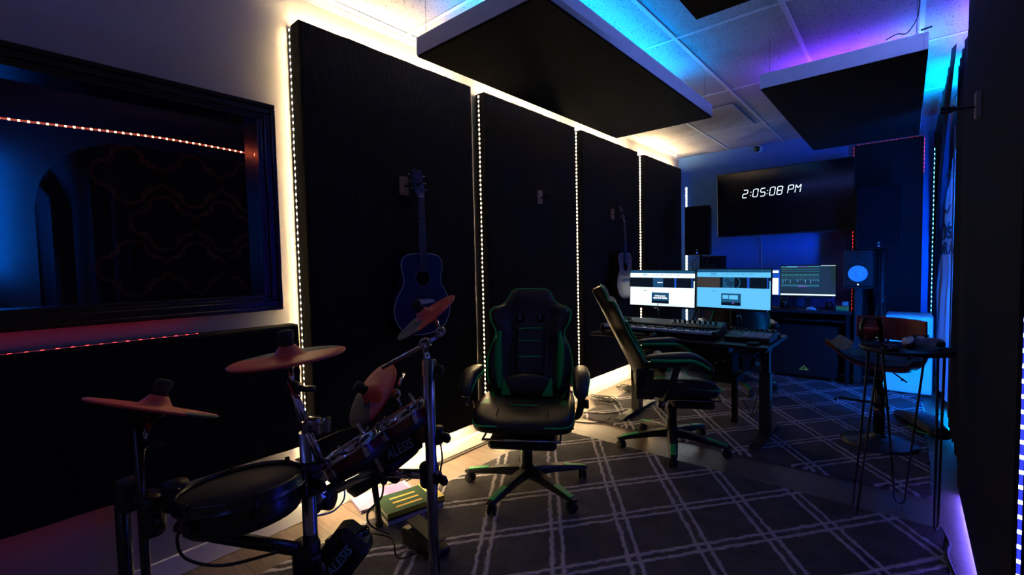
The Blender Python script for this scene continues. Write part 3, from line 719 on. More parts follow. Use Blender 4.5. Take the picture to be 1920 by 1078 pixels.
led_strip('led_strip', 'led_addedblue', [(.233, 2.0, 2.74), (.233, 3.45, 2.74)], (-.8, .6, -.1), 'blue LED strip added out of view along the top of the tall panel beside the camera')  # added strip, out of view, to light the hanging panels' sides blue
led_strip('led_strip', 'led_room', [(-2.2, FW+.004, 2.55), (.1, FW+.004, 2.55)], (0, 1, -.2), 'blue LED strip high on the wall opposite the television')
led_strip('led_strip', 'led_violetdim', [(.275, 3.70, 2.712), (.275, 4.6, 2.712)], (-.2, 0, 1), 'violet LED strip on the top hem of the gathered curtain')
# ================================================================== GAMING CHAIRS
def edge_samples(keys, n):
    """interpolate (z, half width) key pairs smoothly"""
    pts = spline([V(k[1], 0, k[0]) for k in keys], n); return [(p.z, p.x) for p in pts]
BK = [(0, .165), (.03, .205), (.10, .232), (.18, .243), (.26, .240), (.34, .222), (.41, .196), (.445, .198), (.50, .225), (.565, .238), (.60, .226), (.625, .175), (.66, .135), (.71, .118), (.735, .108), (.745, .085)]
def bw(z):
    for (a, wa), (b, wb) in zip(BK, BK[1:]):
        if a <= z <= b:
            t = (z-a)/(b-a); return wa+(wb-wa)*t
    return BK[-1][1]
def bfront(x, z, w):
    """front face of the backrest (local -y is the front)"""
    q = min(1, abs(x)/max(w, .05)); wing = .055*q**2.2 if z < .62 else .02*q**2.2
    bol = -.018*math.exp(-((q-.78)/.16)**2)
    head = -.012*math.exp(-((z-.67)/.06)**2)
    return -.045 - wing + bol*(1 if .03 < z < .6 else .2) + .012*math.sin(PI*z/.74) + head
def make_chair(label, lean=-16):
    t = thing('gaming_chair', label, 'chair', group='black and green gaming chairs')
    # five-star base
    mb = MB(); mb.lathe([(0, .085), (.045, .085), (.05, .10), (.045, .135), (.03, .15), (0, .15)], m='black')
    for k in range(5):
        a = 2*PI*k/5+.5; d = V(math.cos(a), math.sin(a), 0); s_ = V(-d.y, d.x, 0); R_ = []
        for q, w, zt, zb in ((.03, .034, .135, .085), (.12, .032, .125, .085), (.22, .028, .103, .075), (.30, .026, .086, .066), (.325, .020, .078, .066)):
            c = d*q*1.13; R_.append([c-s_*w+V(0, 0, zb), c+s_*w+V(0, 0, zb), c+s_*w*.95+V(0, 0, zt-.012), c+s_*w*.6+V(0, 0, zt), c-s_*w*.6+V(0, 0, zt), c-s_*w*.95+V(0, 0, zt-.012)])
        mb.loft(R_, 'black', smooth=False)
    mb.build('star_base', 'black', t, bevel=.003)
    for k in range(5):
        a = 2*PI*k/5+.5; d = V(math.cos(a), math.sin(a), 0); s_ = V(-d.y, d.x, 0)
        mb = MB(); R_ = []
        for q, w, zt in ((.20, .0185, .1105), (.25, .0175, .1005), (.305, .0165, .0875)):
            c = d*q*1.13; R_.append([c-s_*w+V(0, 0, zt-.004), c+s_*w+V(0, 0, zt-.004), c+s_*w*.9+V(0, 0, zt), c-s_*w*.9+V(0, 0, zt)])
        mb.loft(R_, smooth=False); o = mb.build('base_accent', 'greenpl', t); o['label'] = 'green accent strip on the foot'
        mb = MB(); c = d*.34
        ca = a+1.2+k*.8; cdv = V(math.cos(ca), math.sin(ca), 0); cs = V(-cdv.y, cdv.x, 0)
        for sg in (-1, 1): mb.lathe([(0, .0), (.024, .0), (.0275, .004), (.0275, .014), (.024, .018), (0, .018)], c+V(0, 0, .0275)+cs*(sg*.013-.009), cs, 'rubber', 20)
        mb.tube([c+V(0, 0, .0275)-cs*.02, c+V(0, 0, .0275)+cs*.02], .007, 'black', 8)
        mb.tube([c+V(0, 0, .04), c+V(0, 0, .08)], .009, 'black', 8)
        mb.prism([(-.03, .028), (-.026, .045), (-.012, .058), (.012, .058), (.026, .045), (.03, .028)], cs*.012, c-cs*.006, cdv, (0, 0, 1), 'black')
        mb.build('caster', 'black', t)
    mb = MB(); mb.tube([(0, 0, .14), (0, 0, .30)], .030, n=20); mb.tube([(0, 0, .30), (0, 0, .40)], .018, 'black', 16)
    mb.build('gas_lift', 'black', t)
    mb = MB(); mb.box((-.09, -.12, .375), (.09, .13, .405), bev=.006); mb.box((-.16, -.10, .395), (.16, -.07, .415)); mb.box((-.16, .09, .395), (.16, .12, .415))
    mb.tube([(.08, 0, .385), (.2, -.01, .38), (.26, -.01, .375)], .006)
    mb.build('tilt_mechanism', 'blackmetal', t)
    # foot rest drawer under the seat
    mb = MB(); mb.box((-.175, -.235, .325), (.175, .02, .375), bev=.014); o = mb.build('footrest', 'leather', t)
    mb = MB(); mb.tube([(-.195, .05, .392), (-.195, -.26, .392), (.195, -.26, .392), (.195, .05, .392)], .007, n=8); mb.build('footrest_rail', 'chrome', t)
    # seat cushion
    mb = MB(); rings = []; n = 40
    for z, g, sh in ((.410, -.03, 0), (.42, -.004, 0), (.455, .006, 0), (.495, .002, 0), (.515, -.014, .0), (.525, -.05, 0)):
        ring = []
        for i in range(n):
            a = 2*PI*i/n; ca, sa = math.cos(a), math.sin(a); e = .36
            x = (.262+g)*math.copysign(abs(ca)**e, ca); y = (.25+g)*math.copysign(abs(sa)**e, sa)-.01
            zz = z + (.035*(abs(x)/.26)**3 if z > .48 else 0) - (.03*max(0, (-y-.15)/.1) if z > .48 else 0)
            ring.append(V(x*(1+.06*(y < 0)*(-y)), y, zz))
        rings.append(ring)
    mb.loft(rings); o = mb.build('seat', 'leather', t, sub=1)
    def sz(x, y): return .527+.030*(abs(x)/.26)**3 - .03*max(0, (-y-.15)/.1)
    for sg in (-1, 1):
        mb = MB(); mb.tube(spline([(sg*.25, .10, .497), (sg*.262, -.05, .488), (sg*.258, -.19, .478), (sg*.225, -.262, .470), (sg*.12, -.27, .468)], 6), .0045, n=6); mb.build('seat_piping', 'greenpl', t)
        mb = MB(); A = spline([(sg*.205, .16, 0), (sg*.185, .02, 0), (sg*.165, -.08, 0)], 6); B = spline([(sg*.218, .16, 0), (sg*.215, .02, 0), (sg*.235, -.13, 0)], 6)
        vs = [V(p.x, p.y, sz(p.x, p.y)+.004) for p in A]+[V(p.x, p.y, sz(p.x, p.y)-.001) for p in B]; m_ = len(A)
        mb.add(vs, [(i, i+1, m_+i+1, m_+i) for i in range(m_-1)]); vs2 = [v-V(0, 0, .012) for v in vs]; mb.add(vs2, [(i, i+1, m_+i+1, m_+i) for i in range(m_-1)])
        mb.build('seat_inlay', 'green', t)
        mb = MB(); mb.tube(spline([(sg*.135, .16, .528), (sg*.125, .0, .526), (sg*.13, -.14, .524), (sg*.13, -.22, .508)], 6), .0022, n=5); mb.build('seam', 'blackmatte', t)
    mb = MB()
    for y in (-.01, -.085): mb.tube([(-.085, y+.02, .5305), (-.06, y, .5305), (.06, y, .5305), (.085, y+.02, .5305)], .0035, n=5)
    mb.build('seat_stripe', 'greenpl', t)
    # backrest, leaning back
    bk = MB(); bk.T = Matrix.Translation((0, .205, .50)) @ Matrix.Rotation(math.radians(lean), 4, 'X') @ Matrix.Diagonal((1.04, 1, .93, 1)); TB = bk.T.copy()
    rings = []; n = 13; zs = [BK[-1][0]*i/38 for i in range(39)]
    for z in zs:
        w = bw(z); ring = []
        xs = [-w + 2*w*i/(n-1) for i in range(n)]
        edge = .9 if (z < .02 or z > .73) else 1
        for x in xs:
            q = abs(x)/w; ins = .022*(q > .999)
            ring.append(V(x, bfront(x, z, w)*edge+ins, z))
        for x in reversed(xs):
            q = abs(x)/w; ring.append(V(x*.985, .028-.03*q**3-.02*(q > .999) - .035*q**2.2, z))
        rings.append(ring)
    bk.loft(rings); o = bk.build('backrest', 'leather', t, sub=1)
    back = thing_back = o
    mb = MB(); mb.T = TB
    L = []
    for z in zs[1:]: w = bw(z); L.append(V(w+.001, bfront(w, z, w)+.024, z))
    path = [V(-p.x, p.y, p.z) for p in L] + L[::-1]
    mb.tube(path, .0042, n=6); mb.build('back_piping', 'greenpl', t)
    for sg in (-1, 1):
        mb = MB(); mb.T = TB; A = []; B = []
        for i in range(15):
            z = .05+.385*i/14; w = bw(z); k = i/14
            xi = .150+.026*math.sin(PI*k)*0+.012*k; xo = xi+.012+.030*math.sin(PI*min(1, k*.75+.12))
            xo = min(xo, w-.012); xi = min(xi, xo-.004)
            A.append(V(sg*xi, bfront(xi, z, w)-.004, z)); B.append(V(sg*xo, bfront(xo, z, w)-.004, z))
        vs = A+B+[v+V(0, .012, 0) for v in A+B]; m_ = 15
        fs = [(i, i+1, m_+i+1, m_+i) for i in range(m_-1)]; fs += [tuple(j+30 for j in f) for f in fs]
        fs += [(i, i+1, 31+i, 30+i) for i in range(m_-1)]+[(15+i, 16+i, 46+i, 45+i) for i in range(m_-1)]
        mb.add(vs, fs, None, True); mb.build('side_inlay', 'green', t)
        # strap slots by the head
        mb = MB(); mb.T = TB; c = V(sg*.058, -.062, .535); mb.box((c.x-.018, -.075, c.z-.028), (c.x+.018, -.05, c.z+.028), bev=.008); mb.build('strap_slot', 'blackgloss', t)
        mb = MB(); mb.T = TB; mb.tube([(sg*.105, bfront(.105, .1, .23)-.001, .06), (sg*.112, bfront(.112, .3, .23)-.001, .25), (sg*.10, bfront(.1, .45, .2)-.001, .45), (sg*.085, -.055, .50)], .0022, n=5); mb.build('seam', 'blackmatte', t)
    mb = MB(); mb.T = TB
    mb.T = TB; mb.box((-.083, -.062, .14), (.083, -.03, .475), bev=.012); mb.build('back_cushion', 'leather', t)
    for z in (.458, .372, .262):
        mb = MB(); mb.T = TB; mb.tube(spline([(-.066, -.0635, z-.004), (0, -.066, z+.001), (.066, -.0635, z+.004-.004)], 5), [.0055]*11, n=6); mb.build('back_stripe', 'greenpl', t)
    # lumbar pillow
    pl = MB(); pl.T = Matrix.Translation((0, .075, .605)) @ Matrix.Rotation(math.radians(-16), 4, 'X'); TP = pl.T.copy(); rings = []
    for i in range(13):
        x = -.15+.30*i/12; k = math.sin(PI*(i+.6)/13.2)**.45; ring = []
        for j in range(16):
            a = 2*PI*j/16; ca, sa = math.cos(a), math.sin(a)
            ring.append(V(x, .036*k*math.copysign(abs(ca)**.8, ca), .072*k*math.copysign(abs(sa)**.55, sa)))
        rings.append(ring)
    pl.loft(rings); o = pl.build('lumbar_pillow', 'leather', t, sub=1); pillow = o
    for sg in (-1, 1):
        mb = MB(); mb.T = TP; mb.add([V(sg*.145, -.022, -.062), V(sg*.085, -.0395, -.062), V(sg*.138, -.026, .055)], [(0, 1, 2)]); mb.add([V(sg*.145, -.018, -.062), V(sg*.085, -.034, -.062), V(sg*.138, -.022, .055)], [(0, 1, 2)])
        o = mb.build('pillow_corner', 'green', t)
    # arm rests
    for sg in (-1, 1):
        mb = MB()
        mb.tube(spline([(sg*.20, .09, .41), (sg*.275, .08, .42), (sg*.298, .05, .50), (sg*.300, .02, .60), (sg*.300, -.005, .665)], 6), [.020]*25, n=10)
        mb.build('armrest_support', 'black', t)
        mb = MB(); mb.tube([(sg*.30, .21, .640), (sg*.30, -.05, .655)], .02, n=8)
        mb.tube([(sg*.315, .0, .52), (sg*.34, .0, .52)], .026, n=16); mb.build('armrest_bracket', 'black', t)
        pad = MB(); rings = []; N = 14
        for i in range(N+1):
            k = i/N; y = .20-.40*k; e = math.sin(PI*min(1, (k*.94+.03)))**.3; z = .698-.085*max(0, (k-.62)/.38)**1.7-.01*(1-k)
            ring = []
            for j in range(16):
                a = 2*PI*j/16; ca, sa = math.cos(a), math.sin(a)
                ring.append(V(sg*.30+.047*e*math.copysign(abs(ca)**.7, ca), y - (.02 if sa < 0 else 0)*k*0, z+(.030+.012*k)*e*math.copysign(abs(sa)**.75, sa)))
            rings.append(ring)
        pad.loft(rings); o = pad.build('armrest_pad', 'leather', t, sub=1)
        for s2 in (-1, 1):
            g = MB(); A = []
            for i in range(1, N):
                k = i/N; y = .20-.40*k; e = math.sin(PI*(k*.94+.03))**.3; z = .698-.085*max(0, (k-.62)/.38)**1.7-.01*(1-k)
                A.append(V(sg*.30+s2*.0475*e, y, z-.010))
            if True:
                vs = []; 
                for p_ in A: vs += [p_+V(s2*.0015, 0, .010), p_+V(s2*.0015, 0, -.010), p_+V(-s2*.010, 0, -.013), p_+V(-s2*.008, 0, .010)]
                m_ = len(A); fs = [(4*i+j, 4*i+(j+1) % 4, 4*(i+1)+(j+1) % 4, 4*(i+1)+j) for i in range(m_-1) for j in range(4)]
                g.add(vs, fs, None, True); g.build('armrest_trim', 'greenpl', t)
    for sg in (-1, 1):
        mb = MB(); mb.box((sg*.225-.012, .14, .40), (sg*.225+.012, .25, .60), bev=.006); mb.tube([(sg*.215, .215, .50), (sg*.25, .215, .50)], .035, n=20); mb.build('recline_bracket', 'black', t)
    return t
CHS = 1.0
ch1 = make_chair('gaming chair facing the camera in front of the lit panels, black with green trim')
ch1.scale = (1.08, 1.03, 1.0); ch1.location = (-1.705, 2.09, .015); ch1.rotation_euler = (0, 0, math.radians(32))
ch2 = make_chair('gaming chair seen from its side, drawn up to the desk with two screens', -25); ch2.scale = (1.05, 1.08, 1.03)
ch2.location = (-1.27, 3.22, .015); ch2.rotation_euler = (0, 0, math.radians(120))
ch3 = copy_tree(ch1); ch3['label'] = 'gaming chair half hidden behind the front desk, green armrest showing'
ch3.location = (-1.35, 5.15, .015); ch3.rotation_euler = (0, 0, math.radians(205))

# ================================================================== GUITARS
GO = [(0, 0), (.06, .004), (.12, .02), (.165, .055), (.195, .11), (.203, .16), (.195, .21), (.172, .26), (.145, .30), (.132, .33), (.136, .37), (.146, .41), (.147, .45), (.130, .485), (.09, .503), (.03, .508)]
def make_guitar(name, label, top, side, neckm, loc, rot, cut=False):
    """local: y out of the wall (front), x sideways, z up; origin at the bottom of the body"""
    g = thing(name, label, 'guitar', loc, rot)
    R_ = spline([V(x, 0, z) for x, z in GO], 4); Rr = list(R_); 
    if cut:
        kk = [V(x, 0, z) for x, z in GO[:11]]+[V(.142, 0, .40), V(.130, 0, .43), V(.095, 0, .438), V(.07, 0, .452), V(.055, 0, .48), V(.045, 0, .508)]
        Rr = spline(kk, 4)
    out = R_+[V(-p.x, 0, p.z) for p in Rr[::-1]][:-1]
    n = len(out); d0, d1 = 0, .105
    mb = MB()
    A = [p+V(0, d0, 0) for p in out]; B = [p+V(0, d1-.003, 0) for p in out]
    mb.add(A, [list(range(n))], side); mb.add(A+B, [(i, (i+1) % n, n+(i+1) % n, n+i) for i in range(n)], side, True); mb.build('body', side, g)
    mb = MB(); cs = V(0, 0, .355); K = 40; hole = [cs+V(math.cos(2*PI*i/K)*.05, 0, math.sin(2*PI*i/K)*.05) for i in range(K)]
    # top plate: strips between outline and hole
    def near(a):
        best = None; bd = 9
        for p in out:
            q = math.atan2(p.z-cs.z, p.x); dd = abs((q-a+PI) % (2*PI)-PI)
            if dd < bd: bd = dd; best = p
        return best
    import bmesh as BM
    bm = BM.new(); vo = [bm.verts.new((p.x, d1, p.z)) for p in out]; vh = [bm.verts.new((p.x, d1, p.z)) for p in hole]
    es = [bm.edges.new((vo[i], vo[(i+1) % n])) for i in range(n)]+[bm.edges.new((vh[i], vh[(i+1) % K])) for i in range(K)]
    BM.ops.triangle_fill(bm, use_beauty=True, use_dissolve=False, edges=es)
    me = bpy.data.meshes.new('soundboard'); bm.to_mesh(me); bm.free(); me.materials.append(MT[top]); o = bpy.data.objects.new('soundboard', me); C.objects.link(o); o.parent = g
    mb = MB(); mb.tube([p+V(0, d1-.0015, 0) for p in out], .0028, n=6, closed=True); mb.build('binding', 'binding', g)
    mb = MB(); mb.lathe([(.050, -.003), (.050, .001), (.057, .001), (.057, -.001)], (0, d1, .355), (0, 1, 0), n=40); mb.build('rosette', 'binding' if cut else 'purple', g)
    mb = MB(); mb.box((-.012, d1+.0, .405), (.012, d1+.006, .408)); 
    mb.loft([[V(s_*w, y, z) for s_, y in ((-1, d1-.004), (1, d1-.004), (1, d1+.009), (-1, d1+.009))] for z, w in ((.395, .0275), (.508, .0265), (.86, .0215))], 'fret', smooth=False)
    mb.build('fingerboard', 'fret', g)
    mb = MB(); mb.loft([[V(w*math.cos(a), d1+.001-.020*max(0, math.sin(a)), z) for a in [PI*k/8 for k in range(9)]] for z, w in ((.50, .026), (.86, .0215), (.885, .0215))]); mb.build('neck', neckm, g)
    mb = MB()
    for k in range(1, 19):
        z = .86-(.645*(1-2**(-k/12))); w = .0215+(.0275-.0215)*(.86-z)/.465; mb.box((-w, d1+.009, z-.0008), (w, d1+.0105, z+.0008))
    mb.build('frets', 'steel', g)
    mb = MB(); mb.box((-.022, d1+.002, .859), (.022, d1+.012, .865)); mb.build('nut', 'binding', g)
    mb = MB(); T0 = Matrix.Translation((0, d1-.004, .862)) @ Matrix.Rotation(math.radians(12), 4, 'X'); mb.T = T0
    mb.prism([(-.022, 0), (.022, 0), (.036, .035), (.035, .17), (.02, .178), (0, .170), (-.02, .178), (-.035, .17), (-.036, .035)], (0, -.014, 0), (0, .007, 0), (1, 0, 0), (0, 0, 1)); mb.build('headstock', 'spruce' if cut else neckm, g, bevel=.0015)
    for sg in (-1, 1):
        for k in range(3):
            mb = MB(); mb.T = T0; z = .05+.045*k; mb.tube([(sg*.022, .006, z), (sg*.022, .016, z)], .0045, n=8); mb.tube([(sg*.033, 0, z), (sg*.048, 0, z)], .003, n=6); mb.sphere((sg*.054, 0, z), .009, n=10, k=6, sc3=(1, .5, .8)); mb.build('tuning_peg', 'chrome', g)
    mb = MB(); mb.prism([(-.085, 0), (-.06, .012), (-.03, .016), (.03, .016), (.06, .012), (.085, 0), (.06, -.008), (.03, -.012), (-.03, -.012), (-.06, -.008)], (0, .009, 0), (0, d1, .205), (1, 0, 0), (0, 0, 1)); mb.box((-.04, d1+.009, .212), (.04, d1+.013, .215), 'binding'); mb.build('bridge', 'fret', g)
    for k in range(6):
        x0 = (-.5+k/5)*.052; x1 = (-.5+k/5)*.034
        mb = MB(); mb.tube([(x0, d1+.012, .205), (x1, d1+.0135, .862)], .0006, n=4); mb.tube([(x1, d1+.0135, .862), (math.copysign(.022, x1), d1+.0, .93)], .0006, n=4); mb.build('string', 'steel', g)
    return g
hanger(1.705, 1.845, 'guitar hanger holding the dark blue guitar')
hanger(3.06, 1.91, 'empty guitar hanger on the panel behind the front gaming chair')
hanger(4.30, 1.86, 'guitar hanger holding the pale guitar')
g1 = make_guitar('acoustic_guitar', 'dark blue acoustic guitar hung on the panel behind the drum kit', 'navyguitar', 'navyguitar', 'navyguitar', (-2.300, 1.745, .948), (0, 0, -PI/2))
g1.scale = (1.03, .9, .955)
g2 = make_guitar('acoustic_guitar', 'pale natural acoustic guitar hung beside the computer screens', 'spruce', 'mahog', 'mahog', (-2.295, 4.375, .985), (math.radians(2), 0, -PI/2))
g2.scale = (.95, .95, .925)
# ================================================================== FRONT DESK
DX0, DX1, DY0, DY1, DZ = -2.12, -.715, 3.50, 4.20, .75
d = thing('standing_desk', 'black standing desk with T-shaped feet carrying two screens and a keyboard', 'desk', ((DX0+DX1)/2, (DY0+DY1)/2, .015))
mb = MB(); mb.box((DX0, DY0, DZ-.025), (DX1, DY1, DZ), bev=.004); mb.build('desktop', mat('black_desk_laminate', (.012, .013, .016), .35), d, world=True)
for x in (-1.845, -.80):
    mb = MB(); mb.box((x-.038, 3.82, .03), (x+.038, 3.90, .50), bev=.003); mb.box((x-.030, 3.827, .50), (x+.030, 3.893, .70), bev=.003); mb.build('leg', 'blackmetal', d, world=True)
    mb = MB(); mb.prism([(3.50, .015), (4.20, .015), (4.20, .022), (4.10, .036), (3.62, .036), (3.50, .022)], (.075, 0, 0), (x-.0375, 0, 0), (0, 1, 0), (0, 0, 1)); mb.build('foot', 'blackmetal', d, world=True, bevel=.003)
mb = MB(); mb.box((-1.85, 3.83, .69), (-.80, 3.89, .724), bev=.003); mb.box((-.87, 3.56, .70), (-.74, 4.14, .724), bev=.003); mb.box((-1.91, 3.56, .70), (-1.78, 4.14, .724), bev=.003); mb.build('frame', 'blackmetal', d, world=True)
mb = MB(); mb.box((-.86, 3.51, .695), (-.78, 3.55, .724), bev=.006); mb.build('control_switch', 'black', d, world=True)
mb = MB(); mb.box((-1.32, 3.62, .66), (-1.0, 3.74, .72), bev=.006); tag(mb.build('power_brick', 'black'), 'black power brick fixed beneath the front desk top', 'power supply')

def screen_quads(scr, rects):
    """rects: (x0,x1,y0,y1,mat,layer) in 0..1 screen fractions, y down"""
    mb = MB()
    for x0, x1, y0, y1, m, l in rects:
        a = scr(x0, y1, l); b = scr(x1, y1, l); c = scr(x1, y0, l); e = scr(x0, y0, l); mb.quad(a, b, c, e, m)
    return mb
def monitor(name, label, c, w, h, rz, roll, rects, stand=None, extra=None, cat='monitor'):
    """c: centre of the screen; faces -y in its own frame"""
    m = thing(name, label, cat, c, (0, roll, rz))
    b = .008
    mb = MB(); mb.box((-w/2-b, .0, -h/2-.018), (w/2+b, .022, h/2+b), bev=.004); mb.box((-w*.3, .02, -h*.3), (w*.3, .045, h*.25), bev=.012); mb.build('housing', 'black', m)
    scr = lambda u, v, l: V(-w/2+w*u, -.0006-.0004*l, h/2-h*v)
    mb = screen_quads(scr, rects)
    if extra: extra(mb, scr, w, h)
    mb.build('screen', 'e_dark', m)
    mb = MB(); mb.box((w*.46, -.001, -h/2-.013), (w*.468, .001, -h/2-.009)); o = mb.build('power_light', 'e_ledblue', m)
    mb = MB(); mb.box((-.02, -.001, -h/2-.014), (.02, .0005, -h/2-.008)); mb.build('badge', 'greytext', m)
    return m
random.seed(4)
def site(tint, hero):
    R_ = [(0, 1, 0, 1, tint, 0), (0, 1, 0, .075, 'e_bar', 1), (0, 1, .20, .475, 'e_dark', 1), (.0, .33, .21, .465, hero, 2), (.37, .53, .20, .475, 'e_mid', 2), (.70, .73, .20, .475, 'e_blue', 2), (.955, .968, .20, .475, 'e_blue', 2), (.985, 1, .28, .60, tint, 3)]
    R_ += [(.35, .62, .62, .93, 'e_mid', 1), (.355, .615, .85, .925, 'e_dark', 2)]
    for a, b in ((.20, .28), (.20, .26)): pass
    R_ += [(.20, .28, .095, .108, 'e_txt', 1), (.20, .27, .12, .13, 'e_txt', 1), (.20, .30, .150, .157, 'e_txt', 1), (.22, .27, .565, .578, 'e_txt', 1)]
    x = .36
    for L_ in (.025, .05, .065, .04, .045, .025, .05): R_.append((x, x+L_, .118, .130, 'e_txt', 1)); x += L_+.02
    R_ += [(.2, .9, .965, .972, 'e_cyan', 1), (.44, .52, .03, .037, 'e_txt', 2)]
    return R_
def ex_left(mb, scr, w, h):
    for txt, u, v, ww, hh in (('Studio A', .44, .345, .085, .028), ('404-477-6226', .375, .80, .22, .05), ('Call now', .40, .73, .17, .035)):
        o = scr(u, v, 4); t_ = text_mesh(txt, .1, o, (1, 0, 0), (0, 0, 1), depth=0, bold=.006, width=ww*w, height=hh*h); mb.add(t_.v, t_.f, 'e_pure')
def ex_right(mb, scr, w, h):
    for k in range(3):
        P_ = spline([scr(.40+.02*k, .30+.05*k, 4), scr(.44, .26+.06*k, 4), scr(.48, .33+.05*k, 4), scr(.52, .30+.05*k, 4)], 5)
        mb.tube(P_, .0035, 'e_dark', n=4)
    mb.tube([scr(.555+.05*math.sin(a), .34+.13*math.cos(a), 3) for a in [k*.35 for k in range(9)]], .004, 'e_mid', n=4)
    for x0, x1, y0, y1, m in ((.37, .45, .66, .76, 'e_cyan'), (.46, .58, .66, .77, 'e_cyan'), (.50, .53, .83, .88, 'e_vio'), (.36, .60, .80, .81, 'e_txt')):
        mb.quad(scr(x0, y1, 4), scr(x1, y1, 4), scr(x1, y0, 4), scr(x0, y0, 4), m)
MY = 4.10
mL = monitor('monitor', 'screen showing a white web page, nearest the pale guitar', (-1.713, MY, 1.113), .590, .325, math.radians(5), math.radians(1.0), site('e_white', 'e_dark'), extra=ex_left)
mR = monitor('monitor', 'screen showing a pale blue web page with a dark photo, second on the front desk', (-1.103, MY, 1.118), .575, .325, math.radians(-1), math.radians(0.6), site('e_cyan', 'e_brown'), extra=ex_right)
for m_, x in ((mL, -1.72), (mR, -1.10)):
    mb = MB(); mb.box((x-.03, MY+.04, .78), (x+.03, MY+.055, 1.05), bev=.004); mb.tube([(x, MY+.045, .80), (x, MY+.045, .765)], .025, n=14); mb.prism([(-.13, -.09), (.13, -.09), (.11, .07), (-.11, .07)], (0, 0, .010), (x, MY, .7505)); o = mb.build('stand', 'blackmetal', m_)
    inv = parent_matrix(m_).inverted(); 
    for v_ in o.data.vertices: v_.co = inv @ v_.co
# small chrome microphone clips hanging below the screens
for x, z, l in ((-1.735, .90, 'small chrome clip dangling below the screen with the white page'), (-1.03, .865, 'small chrome clip dangling below the screen with the pale blue page')):
    t = thing('cable_clip', l, 'clip', (x, MY-.05, z), group=None)
    mb = MB(); mb.tube([(-.02, 0, .03), (0, 0, .035), (.012, 0, .02), (.012, 0, -.05)], .005, n=8); mb.sphere((-.02, 0, .03), .009, n=10, k=6); mb.build('hook', 'chrome', t)
    mb = MB(); mb.tube(spline([(0, 0, .035), (-.005, .03, .06), (0, .04, .09)], 5), .003, n=6); mb.tube(spline([(.015, .0, .02), (.04, .01, -.06), (.06, .02, -.113)], 5), .002, n=6); mb.build('cord', 'cable', t)

# midi keyboard
kx0, kx1 = -2.06, -1.085; ky0, ky1 = 3.60, 3.88
k = thing('piano_keyboard', 'long black music keyboard with white keys below the two screens', 'keyboard', ((kx0+kx1)/2, (ky0+ky1)/2, .75))
mb = MB(); mb.prism([(ky0+.125, 0), (ky1, 0), (ky1, .105), (ky1-.02, .112), (ky0+.15, .085), (ky0+.135, .078)], (kx1-kx0, 0, 0), (kx0, 0, .751), (0, 1, 0), (0, 0, 1))
mb.box((kx0, ky0-.01, .751), (kx1, ky0+.13, .775)); mb.box((kx0, ky0-.01, .751), (kx0+.025, ky0+.14, .82), bev=.004); mb.box((kx1-.025, ky0-.01, .751), (kx1, ky0+.14, .82), bev=.004)
mb.build('case', 'black', k, world=True)
nk = 36; kw = (kx1-kx0-.056)/nk
for i in range(nk):
    mb = MB(); x = kx0+.028+kw*i; mb.box((x+.0007, ky0, .790), (x+kw-.0007, ky0+.133, .810), bev=.0015); o = mb.build('white_key', 'keywhite', k, world=True)
for i in range(nk-1):
    if i % 7 in (2, 6): continue
    mb = MB(); x = kx0+.028+kw*(i+1); mb.box((x-.006, ky0+.045, .806), (x+.006, ky0+.133, .820), bev=.002); mb.build('black_key', 'blackgloss', k, world=True)
def kp(u, v): return V(kx0+(kx1-kx0)*u, ky0+.15+v*.10, .8365+v*.0215)
mb = MB()
for u0, u1, v0, v1 in ((.10, .22, .3, .8),): mb.quad(kp(u0, v0)+V(0, 0, .0018), kp(u1, v0)+V(0, 0, .0018), kp(u1, v1)+V(0, 0, .0018), kp(u0, v1)+V(0, 0, .0018))
mb.build('display', 'blackgloss', k, world=True)
for i in range(9):
    mb = MB(); p = kp(.60+.042*i, .65); mb.lathe([(0, .024), (.008, .024), (.009, .020), (.010, 0)], p, (0, 0, 1), n=14); mb.build('knob', 'black', k, world=True)
for i in range(9):
    mb = MB(); p = kp(.60+.042*i, .15); mb.box((p.x-.005, p.y-.004, p.z-.006), (p.x+.005, p.y+.004, p.z+.008)); mb.build('fader', 'steel', k, world=True)
# computer keyboard and mouse
k = thing('computer_keyboard', 'dark computer keyboard lying in front of the music keyboard', 'keyboard', (-1.80, 3.545, .75))
mb = MB(); mb.box((-2.0, 3.505, .7505), (-1.62, 3.585, .765), bev=.004); mb.build('case', 'black', k, world=True)
mb = MB()
for r_ in range(4):
    for c_ in range(18): mb.box((-1.99+.0202*c_, 3.509+.018*r_, .764), (-1.99+.0202*c_+.0175, 3.509+.018*r_+.0155, .772))
o = mb.build('keycaps', 'keydark', k, world=True)
def mouse(c, m, label, rz=0):
    t = thing('computer_mouse', label, 'mouse', c, (0, 0, rz))
    mb = MB(); mb.sphere((0, 0, .0), 1, n=20, k=12, sc3=(.031, .052, .034)); vs = mb.v; mb.v = [V(v.x, v.y, max(0.001, v.z)) for v in vs]; mb.build('shell', m, t)
    mb = MB(); mb.tube([(-.003, -.024, .029), (.003, -.024, .029)], .006, n=10); mb.build('wheel', 'rubber', t)
    return t
mouse((-1.55, 3.55, .7505), 'black', 'black mouse beside the dark computer keyboard on the front desk')
